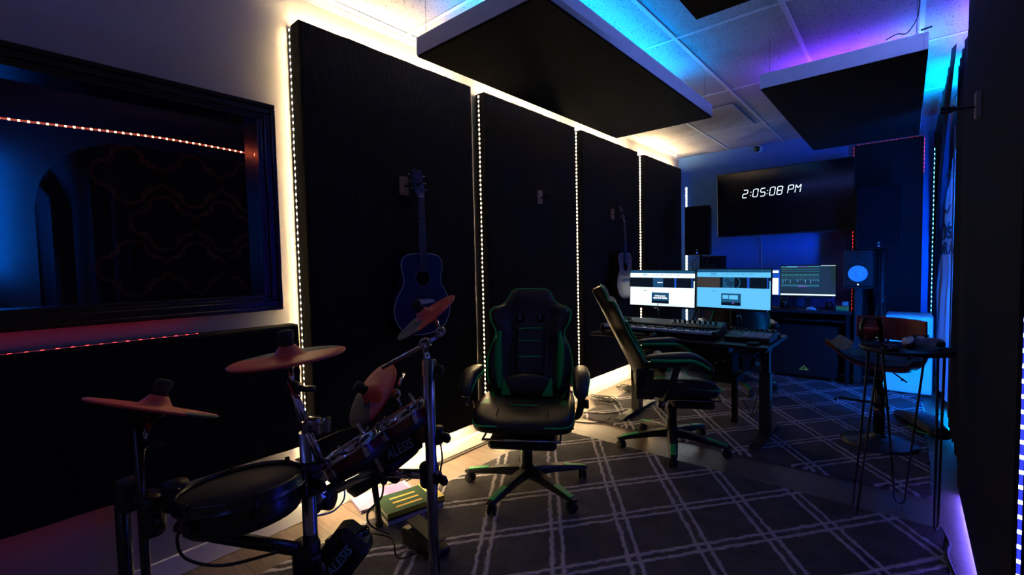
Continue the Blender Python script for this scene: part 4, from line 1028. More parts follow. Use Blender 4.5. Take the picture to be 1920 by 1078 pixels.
# pad controller
px0, px1, py0, py1 = -1.04, -.735, 3.66, 3.93
pc = thing('pad_controller', 'pad controller with pale square pads at the desk corner', 'controller', ((px0+px1)/2, (py0+py1)/2, .75))
mb = MB(); mb.prism([(py0, 0), (py1, 0), (py1, .062), (py0+.02, .038), (py0, .034)], (px1-px0, 0, 0), (px0, 0, .7505), (0, 1, 0), (0, 0, 1)); mb.build('case', 'black', pc, world=True, bevel=.003)
def pp(u, v, dz=0): return V(px0+(px1-px0)*u, py0+(py1-py0)*v, .7505+.036+.0265*v+dz)
for i in range(4):
    for j in range(4):
        mb = MB(); a = pp(.36+.155*i, .06+.14*j, .002); b = pp(.36+.155*i+.14, .06+.14*j+.125, .002)
        mb.box((a.x, a.y, a.z-.006), (b.x, b.y, a.z+.004), bev=.002); mb.build('pad', 'padgrey', pc, world=True)
for i in range(8): mb = MB(); p = pp(.08+.12*i, .86); mb.lathe([(0, .018), (.008, .018), (.0095, .0)], p, n=12); mb.build('knob', 'blackgloss', pc, world=True)
mb = MB(); a = pp(.03, .30, .003); b = pp(.30, .40, .003); mb.box((a.x, a.y, a.z-.004), (b.x, b.y, a.z+.001)); mb.build('touch_strip', 'padgrey', pc, world=True)
mb = MB(); a = pp(.03, .93, .0); mb.box((a.x, a.y, a.z+.002), (pp(.97, .93).x, a.y+.008, a.z+.006)); mb.build('rear_lip', 'steel', pc, world=True)
mb = MB(); mb.box((-.86, 3.54, .7505), (-.78, 3.64, .768), bev=.006); tag(mb.build('phone', 'blackgloss'), 'black phone lying in front of the pad controller', 'phone')
mb = MB(); mb.box((-.80, 3.98, .7505), (-.74, 4.12, .775), bev=.008); tag(mb.build('hard_drive', 'black'), 'small black box behind the pad controller at the desk corner', 'drive')
# equipment and cables under the desk
t = thing('mixing_rack', 'dark clutter rack of knobs and cables stored under the front desk', 'rack', (-1.3, 3.98, .27))
mb = MB(); mb.box((-1.72, 3.92, .36), (-1.02, 4.14, .42), bev=.004); mb.box((-1.70, 3.94, .42), (-1.06, 4.12, .60), bev=.01); mb.box((-1.70, 4.0, .08), (-1.66, 4.04, .36)); mb.box((-1.08, 4.0, .08), (-1.04, 4.04, .36)); mb.build('shelf', 'blackmatte', t, world=True)
for i in range(8): mb = MB(); mb.lathe([(0, .02), (.012, .02), (.014, 0)], (-1.65+.078*i, 3.94, .52+.03*(i % 2)), (0, -1, 0), n=12); mb.build('knob', 'blackgloss' if i % 3 else 'steel', t, world=True)
for x in (-1.68, -1.06):
    mb = MB(); 
    for sg in (-1, 1): mb.lathe([(0, 0), (.028, 0), (.03, .004), (.03, .014), (.028, .018), (0, .018)], (x+sg*.014-.009, 4.02, .046), (1, 0, 0), n=16)
    mb.tube([(x, 4.02, .05), (x, 4.02, .09)], .008); mb.build('caster', 'blackgloss', t, world=True)
def cable(pts, r, label, m='cable', n=7, grp=None):
    mb = MB(); mb.tube(spline(pts, n), r, n=6); return tag(mb.build('cable', m), label, 'cable', grp)
random.seed(12)
def heap(cx, cy, r, n, label, zb=.0):
    mb = MB(); 
    for i in range(n):
        P_ = []; a0 = random.uniform(0, 6); ox, oy = random.uniform(-r*.4, r*.4), random.uniform(-r*.3, r*.3); rr = r*random.uniform(.35, 1)
        for k in range(12): P_.append(V(cx+ox+math.cos(a0+k*.62)*rr*random.uniform(.8, 1.1), cy+oy+math.sin(a0+k*.62)*rr*.7*random.uniform(.8, 1.1), zb+.006+random.uniform(0, .05)*(1-rr/r*.5)))
        mb.tube(spline(P_, 4), .004, n=5)
    return tag(mb.build('cable_heap', 'cable'), label, 'cable', kind='stuff')
heap(-2.22, 3.93, .16, 13, 'tangle of black cables on the floor under the panel with the empty hanger', .0)
heap(-2.16, 4.42, .20, 16, 'taller tangle of black cables by the desk leg near the wall', .015)
heap(-1.45, 4.05, .20, 9, 'tangle of cables hanging on the rack under the desk', .60)
cable([(-2.25, 3.8, .006), (-1.95, 3.55, .018), (-1.98, 3.35, .006), (-2.25, 3.2, .006), (-2.37, 2.9, .006), (-2.40, 2.2, .006), (-2.38, 1.7, .006)], .004, 'thin black cable running along the wall foot towards the drum kit')
cable([(-2.1, 4.3, .02), (-1.9, 3.9, .02), (-2.0, 3.6, .02), (-2.2, 3.5, .02), (-2.35, 3.6, .006)], .004, 'black cable looping out of the tangle beside the desk foot')
cable([(-2.41, 2.9, .014), (-2.42, 2.2, .012), (-2.41, 1.6, .01)], .004, 'blue lit cable lying against the baseboard')
cable([(-.84, 3.9, .70), (-.86, 3.98, .45), (-.90, 4.05, .25), (-.93, 4.0, .10), (-.87, 3.97, .2), (-.85, 3.93, .4)], .004, 'black cable drooping behind the desk leg with the pad controller')
cable([(-1.05, 5.0, .03), (-1.0, 4.6, .02), (-.9, 4.4, .02), (-.95, 4.2, .03), (-1.02, 4.1, .2)], .003, 'thin cable crossing the rug below the front desk')

# ================================================================== SPEAKERS
def pa_speaker(label, c, w, dp, h, rz, badge=True):
    t = thing('loudspeaker', label, 'speaker', c, (0, 0, rz))
    mb = MB(); mb.prism([(-w/2, 0), (w/2, 0), (w/2*.8, dp), (-w/2*.8, dp)], (0, 0, h), (0, 0, -h/2)); mb.build('cabinet', 'blackmatte', t, bevel=.015, bseg=3)
    mb = MB(); mb.box((-w/2+.012, -.006, -h/2+.012), (w/2-.012, .004, h/2-.012), bev=.004); mb.build('grille', 'cloth', t)
    mb = MB(); mb.lathe([(0, .003), (.011, .003), (.012, 0)], (0, -.006, -h/2+.055), (0, -1, 0), n=16); mb.build('badge', 'gold', t)
    mb = MB(); mb.box((-.010, -.0075, -h/2+.022), (.010, -.005, -h/2+.027)); mb.build('power_light', 'e_ledblue', t)
    return t
def spk_stand(label, x, y, ztop, pole=.0175, spread=.42, zh=.95, a0=.5):
    s_ = thing('speaker_stand', label, 'stand', (x, y, .0))
    mb = MB(); mb.tube([(x, y, .12), (x, y, ztop)], pole, n=14); mb.tube([(x, y, zh-.08), (x, y, zh+.02)], pole+.012, n=14); mb.build('pole', 'blackmetal', s_, world=True)
    for k_ in range(3):
        a = 2*PI*k_/3+a0; dv = V(math.cos(a), math.sin(a), 0)
        mb = MB(); mb.tube([V(x, y, zh-.06)+dv*.03, V(x, y, .036)+dv*spread], .012, n=10); mb.tube([V(x, y, .25)+dv*.03, V(x, y, .40)+dv*(spread*.64)], .008, n=8); mb.sphere(V(x, y, .036)+dv*spread, .02, n=10, k=6); mb.build('leg', 'blackmetal', s_, world=True)
    return s_
pl_ = atY(1307, 432, 5.55)
pa_speaker('black loudspeaker on a pole in the corner behind the front desk', (pl_.x, 5.55, pl_.z), .285, .28, .575, math.radians(8))
spk_stand('tripod stand under the corner loudspeaker behind the two screens', pl_.x+.005, 5.68, pl_.z-.29)
cable([(pl_.x+.02, 5.6, pl_.z-.28), (pl_.x-.07, 5.58, pl_.z-.40), (pl_.x-.01, 5.6, pl_.z-.50), (pl_.x+.09, 5.62, pl_.z-.38), (pl_.x+.08, 5.7, pl_.z-.28)], .004, 'black cable looping below the corner loudspeaker')
q = atY(1334, 505, 6.1)
t = thing('loudspeaker', 'small dark speaker standing behind the screens below the wall television', 'speaker', (q.x, 6.1, 1.28))
mb = MB(); mb.box((-.12, 0, -.14), (.12, .22, .14), bev=.008); mb.build('cabinet', 'blackmatte', t)
mb = MB(); mb.lathe([(0, .012), (.03, .002), (.07, .006), (.078, .008), (.08, 0)], (0, 0, -.04), (0, -1, 0), n=24); mb.build('cone', 'rubber', t)
t = thing('storage_cabinet', 'dark brown cabinet standing against the blue wall behind the front desk', 'cabinet', (q.x+.1, 6.1, 0))
mb = MB(); mb.box((q.x-.16, 6.02, .02), (q.x+.34, 6.42, 1.135), bev=.005); mb.build('body', 'brown', t, world=True)
for xx in (q.x-.155, q.x+.10):
    mb = MB(); mb.box((xx, 6.003, .03), (xx+.235, 6.019, 1.125), bev=.003); o = mb.build('door', 'brown', t, world=True)
    mb = MB(); xh = xx+(.21 if xx < q.x else .03); mb.tube([(xh, 5.99, .6), (xh, 5.99, .7)], .005); hh = mb.build('handle', 'steel', o); inv = parent_matrix(o).inverted(); 
    for v_ in hh.data.vertices: v_.co = inv @ v_.co
PAc = at(1648, 407, 4.55)
pa_speaker('large black loudspeaker raised in front of the red edged panel', tuple(PAc), .37, .30, .62, math.radians(14))
spk_stand('tripod stand carrying the large loudspeaker by the red edged panel', PAc.x+.03, PAc.y+.15, PAc.z-.31, spread=.12, a0=PI/3)
# studio monitor with white cone
SM = at(1609, 503, 4.75)
t = thing('studio_monitor', 'black studio monitor with a white cone beside the mixer screen', 'speaker', tuple(SM), (0, 0, math.radians(-6)))
mb = MB(); mb.box((-.125, 0, -.19), (.125, .30, .19), bev=.006); mb.build('cabinet', 'black', t)
mb = MB(); mb.lathe([(0, .016), (.018, .013), (.028, .005)], (0, 0, -.055), (0, -1, 0), n=32); mb.lathe([(.028, .003), (.075, .010), (.083, .011)], (0, 0, -.055), (0, -1, 0), n=40); mb.build('woofer_cone', 'conewhite', t)
mb = MB(); mb.lathe([(.082, .008), (.09, .013), (.098, .005), (.100, 0)], (0, 0, -.055), (0, -1, 0), n=40); mb.build('surround', 'rubber', t)
mb = MB(); mb.lathe([(0, .006), (.014, .004), (.016, .0), (.038, .006), (.05, .004), (.052, 0)], (.0, 0, .115), (0, -1, 0), n=32); mb.build('tweeter', 'rubber', t)
mb = MB(); mb.lathe([(0, .003), (.006, .003), (.007, 0)], (0, -.0, -.168), (0, -1, 0), n=16); mb.build('power_light', 'e_led', t)
sp_ = thing('speaker_stand', 'black column stand holding the studio monitor with the white cone', 'stand', (SM.x, SM.y+.15, .015))
mb = MB(); mb.box((SM.x-.12, SM.y+.02, SM.z-.21), (SM.x+.12, SM.y+.28, SM.z-.195), bev=.003); mb.build('top_plate', 'blackmetal', sp_, world=True)
mb = MB(); mb.box((SM.x-.035, SM.y+.10, .03), (SM.x+.035, SM.y+.17, SM.z-.21), bev=.004); mb.build('column', 'blackmetal', sp_, world=True)
mb = MB(); mb.box((SM.x-.034, SM.y, .015), (SM.x+.05, SM.y+.30, .035), bev=.004); mb.build('base', 'blackmetal', sp_, world=True)

# ================================================================== BACK DESK
bd = thing('desk', 'long black desk against the blue wall under the television', 'desk', (-.93, 6.15, .0))
bx0, bx1, by0, by1, bz = -1.50, -.43, 5.93, 6.44, .79
mb = MB(); mb.box((bx0, by0, bz-.03), (bx1, by1, bz), bev=.004); mb.build('desktop', MT['blackmetal'], bd, world=True)
for x in (bx0+.02, bx1-.05): mb = MB(); mb.box((x, by0+.02, 0.014), (x+.03, by1-.02, bz-.03), bev=.003); mb.build('side_panel', 'blackmatte', bd, world=True)
mb = MB(); mb.box((bx0+.05, by1-.03, .2), (bx1-.05, by1-.015, bz-.03)); mb.build('back_panel', 'blackmatte', bd, world=True)
mb = MB(); mb.box((bx0+.5, by0+.03, bz-.12), (bx1-.05, by0+.42, bz-.10)); o = mb.build('keyboard_shelf', 'blackmatte', bd, world=True)
sw = thing('subwoofer', 'black subwoofer with a yellow warning triangle on the floor under the back desk', 'speaker', (-.92, 6.2, .014))
mb = MB(); mb.box((-1.22, 5.99, .045), (-.55, 6.40, .62), bev=.012); mb.build('cabinet', 'blackmatte', sw, world=True)
for x in (-1.17, -.60):
    for y in (6.03, 6.36): mb = MB(); mb.tube([(x, y, .015), (x, y, .047)], .02, n=14); mb.build('foot', 'rubber', sw, world=True)
mb = MB(); c_ = atY(1507, 690, 5.985)
mb.prism([(-.05, -.022), (.05, -.022), (.0, .032)], (0, .003, 0), (c_.x, 5.986, c_.z), (1, 0, 0), (0, 0, 1), 'yellow'); mb.prism([(-.012, -.012), (.012, -.012), (.007, .012), (-.007, .012)], (0, .002, 0), (c_.x, 5.9845, c_.z), (1, 0, 0), (0, 0, 1), 'ink')
mb.build('warning_label', 'yellow', sw, world=True)
# mixer screen
random.seed(8)
R_ = [(0, 1, 0, 1, 'e_daw', 0), (0, .72, .02, .05, 'e_tick', 1), (.12, .32, .018, .048, 'e_cyan', 2), (.32, .5, .018, .046, 'e_vio', 2), (0, 1, .93, .975, 'e_white', 1), (.74, 1, .0, .012, 'e_white', 1), (0, .72, .655, .69, 'e_mid', 1), (.33, .5, .66, .70, 'e_vio', 2)]
for i in range(30):
    u = .015+.0235*i
    for v, hh in ((.115, .012), (.185, .012), (.39, .012)): R_.append((u, u+.016, v, v+hh, 'e_tick', 2))
    R_.append((u, u+.010, .27, .34, 'e_tick', 1)); R_.append((u+.002, u+.005, .42, .62, 'e_mid', 1)); R_.append((u+.001, u+.009, .45+.12*random.random()**3, .47+.12*random.random()**3, 'e_cyan', 3) if i % 2 else (u, u+.008, .452, .468, 'e_cyan', 3)); R_.append((u, u+.012, .625, .672, 'e_tick', 2))
mD = monitor('monitor', 'screen showing a dark audio mixer on the back desk', (-.863, 6.20, 1.105), .535, .350, 0, 0, R_)
mb = MB(); mb.box((-.03, .04, -.30), (.03, .055, -.1), bev=.004); mb.box((-.12, -.04, -.315), (.12, .10, -.305), bev=.003); mb.build('stand', 'blackmetal', mD)
R_ = [(0, 1, 0, 1, 'e_blue', 0), (0, .95, .05, .14, 'e_pure', 1), (0, .95, .34, .98, 'e_pure', 1)]
mB = monitor('monitor', 'screen with a bright white and blue page peeking out between two other screens', (-1.34, 6.28, 1.085), .38, .31, 0, 0, R_)
mb = MB(); mb.box((-.03, .04, -.28), (.03, .055, -.1), bev=.004); mb.box((-.10, -.04, -.2945), (.10, .10, -.285), bev=.003); mb.build('stand', 'blackmetal', mB)
# small things on the back desk
mouse((-.80, 6.02, .791), 'padwhite', 'white mouse on the back desk below the mixer screen', math.radians(80))
def jar(c, r, h, label, content=None, ch=0, name='glass_jar', liquid='wax', lid=True):
    t = thing(name, label, 'jar', c)
    mb = MB(); w = .003
    mb.lathe([(0, .002), (r*.94, .002), (r, .008), (r, h*.72), (r*.86, h*.80), (r*.84, h*.82), (r*.88, h*.84), (r*.84, h*.87), (r*.88, h*.90), (r*.85, h*.93), (r*.86, h), (r*.86-w, h), (r*.85-w, h*.82), (r-w, h*.71), (r-w, .012), (0, .009)], n=36); mb.build('glass', 'jarglass', t)
    if content: mb = MB(); mb.lathe([(0, .0105), (r-w-.0008, .0125), (r-w-.0008, ch*.93), (r*.7, ch*1.02), (r*.3, ch), (0, ch*.98)], n=32); mb.build('contents', content, t)
    return t
q = atZ(1466, 580, .791); jar((q.x+.01, 6.03, .791), .045, .12, 'small glass jar on the back desk beneath the bright white screen', 'fret', .08)
q = atY(1553, 578, 6.05); jar((q.x, 6.12, .791), .035, .09, 'small dark glass jar near the rainbow coloured card box', 'black', .05)
q = atY(1579, 585, 6.03)
t = thing('card_box', 'small orange, yellow and green striped box holding cards on the back desk', 'box', (q.x, 6.03, .791))
mb = MB(); 
for i, mm in enumerate(('greencard', 'yellow', 'orange')): mb.box((-.055, 0, .018*i+.0005), (.055, .06, .018*(i+1)), mm)
mb.build('box', 'orange', t)
mb = MB(); mb.box((.0, .02, .05), (.05, .03, .098)); o = mb.build('white_cards', 'paper', t); mb = MB(); mb.box((-.048, .03, .05), (-.003, .04, .092)); mb.build('red_cards', 'redshell', t)
mb = MB()
for i in range(4):
    for j in range(4): mb.box((.004+.0115*i, .0185, .056+.0105*j), (.004+.0115*i+.008, .02, .056+.0105*j+.006))
mb.build('card_print', 'navybook', t)
k = thing('computer_keyboard', 'slim dark keyboard on the back desk left of the white mouse', 'keyboard', (-1.1, 6.02, .791))
k['label'] = 'slim dark keyboard on the back desk beside the white mouse'
mb = MB(); mb.box((-1.28, 5.96, .791), (-.92, 6.08, .803), bev=.004); mb.build('case', 'keydark', k, world=True)
mb = MB()
for r_ in range(5):
    for c_ in range(16): mb.box((-1.272+.0217*c_, 5.967+.0215*r_, .802), (-1.272+.0217*c_+.018, 5.967+.0215*r_+.018, .808))
mb.build('keycaps', 'steel', k, world=True)
mb = MB(); mb.box((-1.05, 5.95, .675), (-.72, 6.2, .69), bev=.003); tag(mb.build('laptop', 'steel'), 'thin closed laptop on the shelf below the back desk top', 'laptop')
# ================================================================== HAIRPIN TABLE
tc_ = V(.0, 3.03, 0); th_ = .90
t = thing('side_table', 'round black table on hairpin legs holding the candle jar', 'table', tc_)
mb = MB(); mb.lathe([(0, th_-.022), (.178, th_-.022), (.187, th_-.016), (.187, th_-.003), (.182, th_), (0, th_)], (0, 0, 0), n=56); mb.build('tabletop', mat('black_lacquered_wood', (.012, .010, .012), .25), t)
for (fx, fy), sp_a in (((-.185, 2.925), .055), ((-.01, 3.215), .11), ((.128, 2.985), .05)):
    f = V(fx, fy, 0)-tc_; dv = f.normalized(); sd = V(-dv.y, dv.x, 0); tp = V(dv.x*.14, dv.y*.14, th_-.026)
    fz = .016 if fy < 3.0 else .006
    mb = MB(); a = tp+sd*(sp_a*.8); b = tp-sd*(sp_a*.8); q = f+V(0, 0, fz+.006)
    path = [a, a.lerp(q+sd*.016, .5), q+sd*.022+V(0, 0, .03), q+sd*.016+V(0, 0, .008), q, q-sd*.016+V(0, 0, .008), q-sd*.022+V(0, 0, .03), b.lerp(q-sd*.016, .5), b]
    mb.tube(path, .0055, n=10); mb.box((tp.x-.03, tp.y-.03, tp.z), (tp.x+.03, tp.y+.03, tp.z+.004)); mb.build('leg', 'blackmetal', t)
q = atZ(1633, 640, th_)
cj = jar((q.x, q.y, th_), .052, .125, 'clear glass jar half full of red wax on the round table', 'wax', .072, name='candle_jar')
# game controller
q = atZ(1722, 650, th_)
gc = thing('game_controller', 'white and black game controller lying on the round table', 'game controller', (q.x+.0, q.y+.01, th_+.001), (0, 0, math.radians(35)))
mb = MB(); outl_ = spline([(-.045, .03, 0), (.045, .03, 0), (.070, .012, 0), (.082, -.02, 0), (.085, -.052, 0), (.070, -.062, 0), (.050, -.040, 0), (.030, -.022, 0), (-.030, -.022, 0), (-.050, -.040, 0), (-.070, -.062, 0), (-.085, -.052, 0), (-.082, -.02, 0), (-.070, .012, 0)], 4, True)
rings = []
for z, k_ in ((.002, .86), (.010, .97), (.022, 1.0), (.034, .97), (.042, .88), (.045, .7)): rings.append([V(p.x*k_, p.y*k_+.0, z) for p in outl_])
mb.loft(rings); mb.build('shell', 'padwhite', gc)
mb = MB(); mb.box((-.030, -.004, .040), (.030, .030, .0475), bev=.003); mb.build('touchpad', 'padwhite', gc)
for sg in (-1, 1):
    mb = MB(); mb.tube([(sg*.026, -.012, .04), (sg*.026, -.012, .054)], .006, n=10); mb.lathe([(0, .006), (.011, .006), (.012, .003), (.010, 0), (0, 0)], (sg*.026, -.012, .053), n=18); mb.build('thumb_stick', 'black', gc)
    mb = MB(); mb.sphere((sg*.068, -.045, .018), .021, n=14, k=8, sc3=(.85, 1.1, .9)); mb.build('grip', 'black', gc)
mb = MB(); mb.box((.047, .006, .040), (.052, .022, .0465)); mb.box((.041, .0115, .040), (.058, .0165, .0465)); mb.build('direction_pad', 'black', gc)
for dx, dy in ((0, .008), (0, -.008), (.008, 0), (-.008, 0)): mb = MB(); mb.tube([(-.050+dx, .014+dy, .040), (-.050+dx, .014+dy, .0465)], .0035, n=10); mb.build('button', 'black', gc)
# keys
q = atZ(1667, 648, th_)
kx = thing('key_ring', 'metal keys on a ring lying between the candle jar and the controller', 'keys', (q.x, q.y, th_+.001))
mb = MB(); mb.tube([V(math.cos(a)*.016, math.sin(a)*.016, .003) for a in [k_*PI/10 for k_ in range(20)]], .0018, n=6, closed=True); mb.build('ring', 'chrome', kx)
for a in (.3, 1.1, -.8):
    mb = MB(); R3 = Matrix.Rotation(a, 4, 'Z'); mb.T = R3; mb.lathe([(0, 0), (.012, 0), (.012, .002), (0, .002)], (.028, 0, .003), n=16); mb.box((.036, -.004, .003), (.072, .004, .005)); mb.build('key', 'chrome', kx)
mb = MB(); mb.lathe([(0, 0), (.030, 0), (.035, .014), (.033, .014), (.028, .003), (0, .003)], (0, 0, 0), n=28); qq = atZ(1690, 655, th_); o = mb.build('bottle_cap', 'blackgloss'); o.location = (qq.x-.04, qq.y-.06, th_+.001); tag(o, 'shallow dark dish on the round table before the controller', 'dish')

# ================================================================== BAR STOOL
st = thing('bar_stool', 'adjustable bar stool with wooden back and dark padded seat behind the hairpin table', 'stool', (-.135, 4.19, .015), (0, 0, math.radians(-12)))
mb = MB(); mb.lathe([(0, 0), (.225, 0), (.228, .006), (.20, .016), (.12, .030), (.06, .050), (.045, .062), (.034, .075)], n=56); mb.build('base_disc', mat('satin_black_base', (.02, .022, .025), .3), st)
mb = MB(); mb.tube([(0, 0, .05), (0, 0, .40)], .033, n=24); mb.build('pole', 'blackgloss', st)
mb = MB(); mb.tube([(0, 0, .40), (0, 0, .56)], .022, n=20); mb.build('gas_lift', 'blackgloss', st)
mb = MB(); pts = [(0, 0, .29)]; mb.lathe([(.033, -.015), (.042, -.015), (.042, .015), (.033, .015)], (0, 0, .29), n=24)
mb.tube(spline([(-.04, 0, .29), (-.12, -.01, .285), (-.24, -.02, .285)], 5), .010, n=10); mb.tube(spline([(-.24, -.10, .285), (-.25, -.02, .285), (-.23, .06, .285)], 4), .010, n=10); mb.tube([(.03, -.02, .29), (.07, -.08, .285)], .009, n=10); mb.build('footrest', 'blackmetal', st)
mb = MB(); mb.box((-.09, -.09, .545), (.09, .09, .565), bev=.004); mb.tube(spline([(.05, -.02, .55), (.09, -.04, .53), (.17, -.09, .49)], 5), .005, n=8); mb.build('seat_plate', 'blackmetal', st)
# bucket seat: rises toward the front lip (-x) ; back on +x side / behind
def seat_surface(off, sx=1.0):
    R_ = []
    prof_ = [(-.30, .690), (-.26, .672), (-.20, .630), (-.13, .590), (-.05, .568), (.05, .562), (.14, .566), (.20, .585), (.235, .625)]
    P_ = spline([V(x, 0, z) for x, z in prof_], 4)
    for p in P_:
        row = []
        for j in range(15):
            v = -1+2*j/14; wd = .20*(1-.25*max(0, (-p.x-.15)/.15)); row.append(V(p.x, v*wd, p.z-.025+.05*abs(v)**3+off*(1-.3*v*v)))
        R_.append(row)
    return R_
def shell(name, m, offs, parent, crop=None):
    a = seat_surface(offs[0]); b = seat_surface(offs[1]); 
    if crop: a = a[crop[0]:crop[1]]; b = b[crop[0]:crop[1]]
    rings = [ra+rb[::-1] for ra, rb in zip(a, b)]
    mb = MB(); mb.loft(rings); return mb.build(name, m, parent, sub=1)
shell('seat_shell', 'wood', (0, .012), st); shell('seat_cushion', 'bluevin', (.013, .055), st, (8, 31)); shell('front_lip', 'yellowvin', (.013, .050), st, (0, 9))
mb = MB(); R_ = []
for i in range(21):
    a = -.95+1.9*i/20; r_ = .285; ct = V(-.03+math.cos(a)*.20*1.0, math.sin(a)*r_, 0); n_ = V(math.cos(a), math.sin(a), 0)*.006
    zz0, zz1 = .735, .90
    R_.append([ct-n_+V(0, 0, zz0), ct+n_+V(0, 0, zz0), ct+n_*1.2+V(0, 0, (zz0+zz1)/2), ct+n_+V(0, 0, zz1), ct-n_+V(0, 0, zz1), ct-n_*.8+V(0, 0, (zz0+zz1)/2)])
mb.T = Matrix.Rotation(math.radians(70), 4, 'Z'); mb.loft(R_, smooth=False); mb.build('backrest', 'wood', st, bevel=.003)
mb = MB(); mb.T = Matrix.Rotation(math.radians(70), 4, 'Z')
for y in (-.07, .07): mb = MB(); mb.T = Matrix.Rotation(math.radians(70), 4, 'Z'); mb.tube(spline([(.05, y*.6, .555), (.14, y, .555), (.185, y, .62), (.178, y, .78)], 5), .009, n=10); mb.build('back_support', 'blackmetal', st)

# ================================================================== WHITE FRIDGE, FLOOR BAG
fr = thing('mini_fridge', 'small white fridge standing by the wall behind the bar stool', 'fridge', (.04, 6.0, .014))
mb = MB(); mb.box((-.15, 5.90, .02), (.20, 6.27, .785), bev=.008); mb.build('body', 'white', fr, world=True)
mb = MB(); mb.box((-.15, 5.865, .03), (.20, 5.898, .78), bev=.008); dr = mb.build('door', 'white', fr, world=True)
mb = MB(); c_ = atY(1692, 712, 5.864); mb.lathe([(0, .002), (.012, .002), (.014, 0)], (0, 0, 0), (0, -1, 0), n=20); bb_ = mb.build('badge', 'steel', dr); bb_.location = V(c_.x, 5.865, c_.z)-fr.location
bg = thing('equipment_bag', 'slim black wedge shaped bag lying on the floor by the bar stool', 'bag', (.1, 4.78, .015), (0, 0, math.radians(-66)))
mb = MB(); rings = []
for k_ in range(13):
    u = k_/12; x = -.30+.58*u; w_ = .015+.075*math.sin(PI*min(1, .12+u*.7))**.8; h_ = .010+.045*math.sin(PI*min(1, .08+u*.75)); ring = []
    for j in range(14):
        a = 2*PI*j/14; ring.append(V(x, w_*math.copysign(abs(math.cos(a))**.7, math.cos(a)), h_+h_*math.copysign(abs(math.sin(a))**.7, math.sin(a))))
    rings.append(ring)
mb.loft(rings); mb.build('body', 'black', bg)
mb = MB(); mb.tube(spline([(-.28, .02, .03), (-.1, .07, .075), (.1, .08, .08), (.27, .05, .05)], 6), .005, n=6); mb.build('zip', 'steel', bg)
mb = MB(); mb.tube(spline([(.05, -.10, .02), (.18, -.095, .02), (.28, -.05, .03)], 5), .006, n=6); mb.build('green_trim', 'green', bg)
cable([(.15, 3.05, .006), (.17, 2.9, .006), (.155, 2.75, .018), (.19, 2.5, .006), (.23, 2.3, .006)], .009, 'thick black cable on the floor running from the hairpin table to the tall panel')
cable([(.24, 5.3, .01), (.19, 5.22, .01), (.21, 5.12, .01), (.16, 5.05, .006), (.21, 4.98, .01)], .004, 'thin black cable on the bright floor by the fridge')

# ================================================================== ELECTRONIC DRUM KIT
vdir = lambda px, py: ray(px, py).normalized()
def disc_frame(px, py, dpt, ang, ratio, flip=1):
    """centre, major axis, normal for a disc whose outline in the photo is an ellipse tilted `ang` degrees with axis ratio `ratio`"""
    c = at(px, py, dpt); v = vdir(px, py); R_ = rt; U_ = up
    a = math.radians(ang); A = R_*math.cos(a)+U_*math.sin(a); p = -R_*math.sin(a)+U_*math.cos(a)
    b = p*ratio+v*math.sqrt(1-ratio*ratio)*flip; n = A.cross(b).normalized()
    if n.dot(p) < 0: n = -n
    return c, A, n
def cymbal(label, px, py, dpt, rpx, ang, ratio, grey=(2.0, 4.2), flip=1, i0=3):
    c, A, n = disc_frame(px, py, dpt, ang, ratio, flip); R_ = rpx*dpt/FP
    t = thing('cymbal_pad', label, 'cymbal', c, group='red and grey rubber cymbal pads')
    fx, fy, fz = frame_from(n, A)
    prof = [(.0, .030), (.022, .030), (.030, .018), (.040, .006), (.055, .003), (R_*.75, .001), (R_*.97, -.0005), (R_, -.003), (R_*.98, -.008), (R_*.6, -.006), (.03, -.004), (0, -.004)]
    cut = math.cos((grey[1]-grey[0])/2); g0 = (grey[0]+grey[1])/2
    def mf(i, a): 
        return 'greyrub' if (math.cos(a-g0) > cut and i0 <= i <= 8) else 'red'
    mb = MB(); mb.lathe(prof, c, n, xref=A, mf=mf, n=64); mb.build('pad', 'red', t, world=True)
    mb = MB(); mb.lathe([(0, .075), (.013, .074), (.021, .070), (.022, .058), (.017, .045), (.018, .028), (0, .028)], c, n, xref=A, n=20); mb.build('wing_nut', 'rubber', t, world=True)
    mb = MB(); mb.lathe([(0, -.004), (.028, -.006), (.030, -.022), (.018, -.03), (0, -.03)], c, n, xref=A, n=20); mb.build('sensor_box', 'black', t, world=True)
    return c, n
c1, n1 = cymbal('low dark red cymbal pad tilted down, over the snare pad stand', 291, 762, 1.26, 106, -9, .045, (-.5, .4), i0=5)
c2, n2 = cymbal('orange red cymbal pad lying nearly flat in front of the lit strip', 541, 668, 1.28, 102, 6.5, .13, (.6, 3.0))
c3, n3 = cymbal('steeply tilted red and grey cymbal pad above the two tom pads', 697, 739, 1.72, 66, 50, .42, (1.75, 4.4))
c4, n4 = cymbal('red and grey cymbal pad on the high arm in front of the dark blue guitar', 798, 593, 1.80, 66, 36, .17, (1.6, 4.5))
rk = thing('drum_rack', 'black and chrome tube rack holding the electronic drum pads', 'drum rack', (-1.25, .78, 0))
def rtube(name, pts, r, m='blackmetal', n=14, parent=None):
    mb = MB(); mb.tube(pts, r, n=n); return mb.build(name, m, parent or rk, world=True)
A0 = at(262, 880, 1.22); A0 = V(A0.x, A0.y, 0); B0 = at(578, 900, 1.25); B0 = V(B0.x, B0.y, 0); C0 = V(-1.238, .992, 0); D0 = V(-2.09+.0, 1.32, 0)
E0 = at(232, 1000, 1.3); E0 = V(E0.x, E0.y, 0)
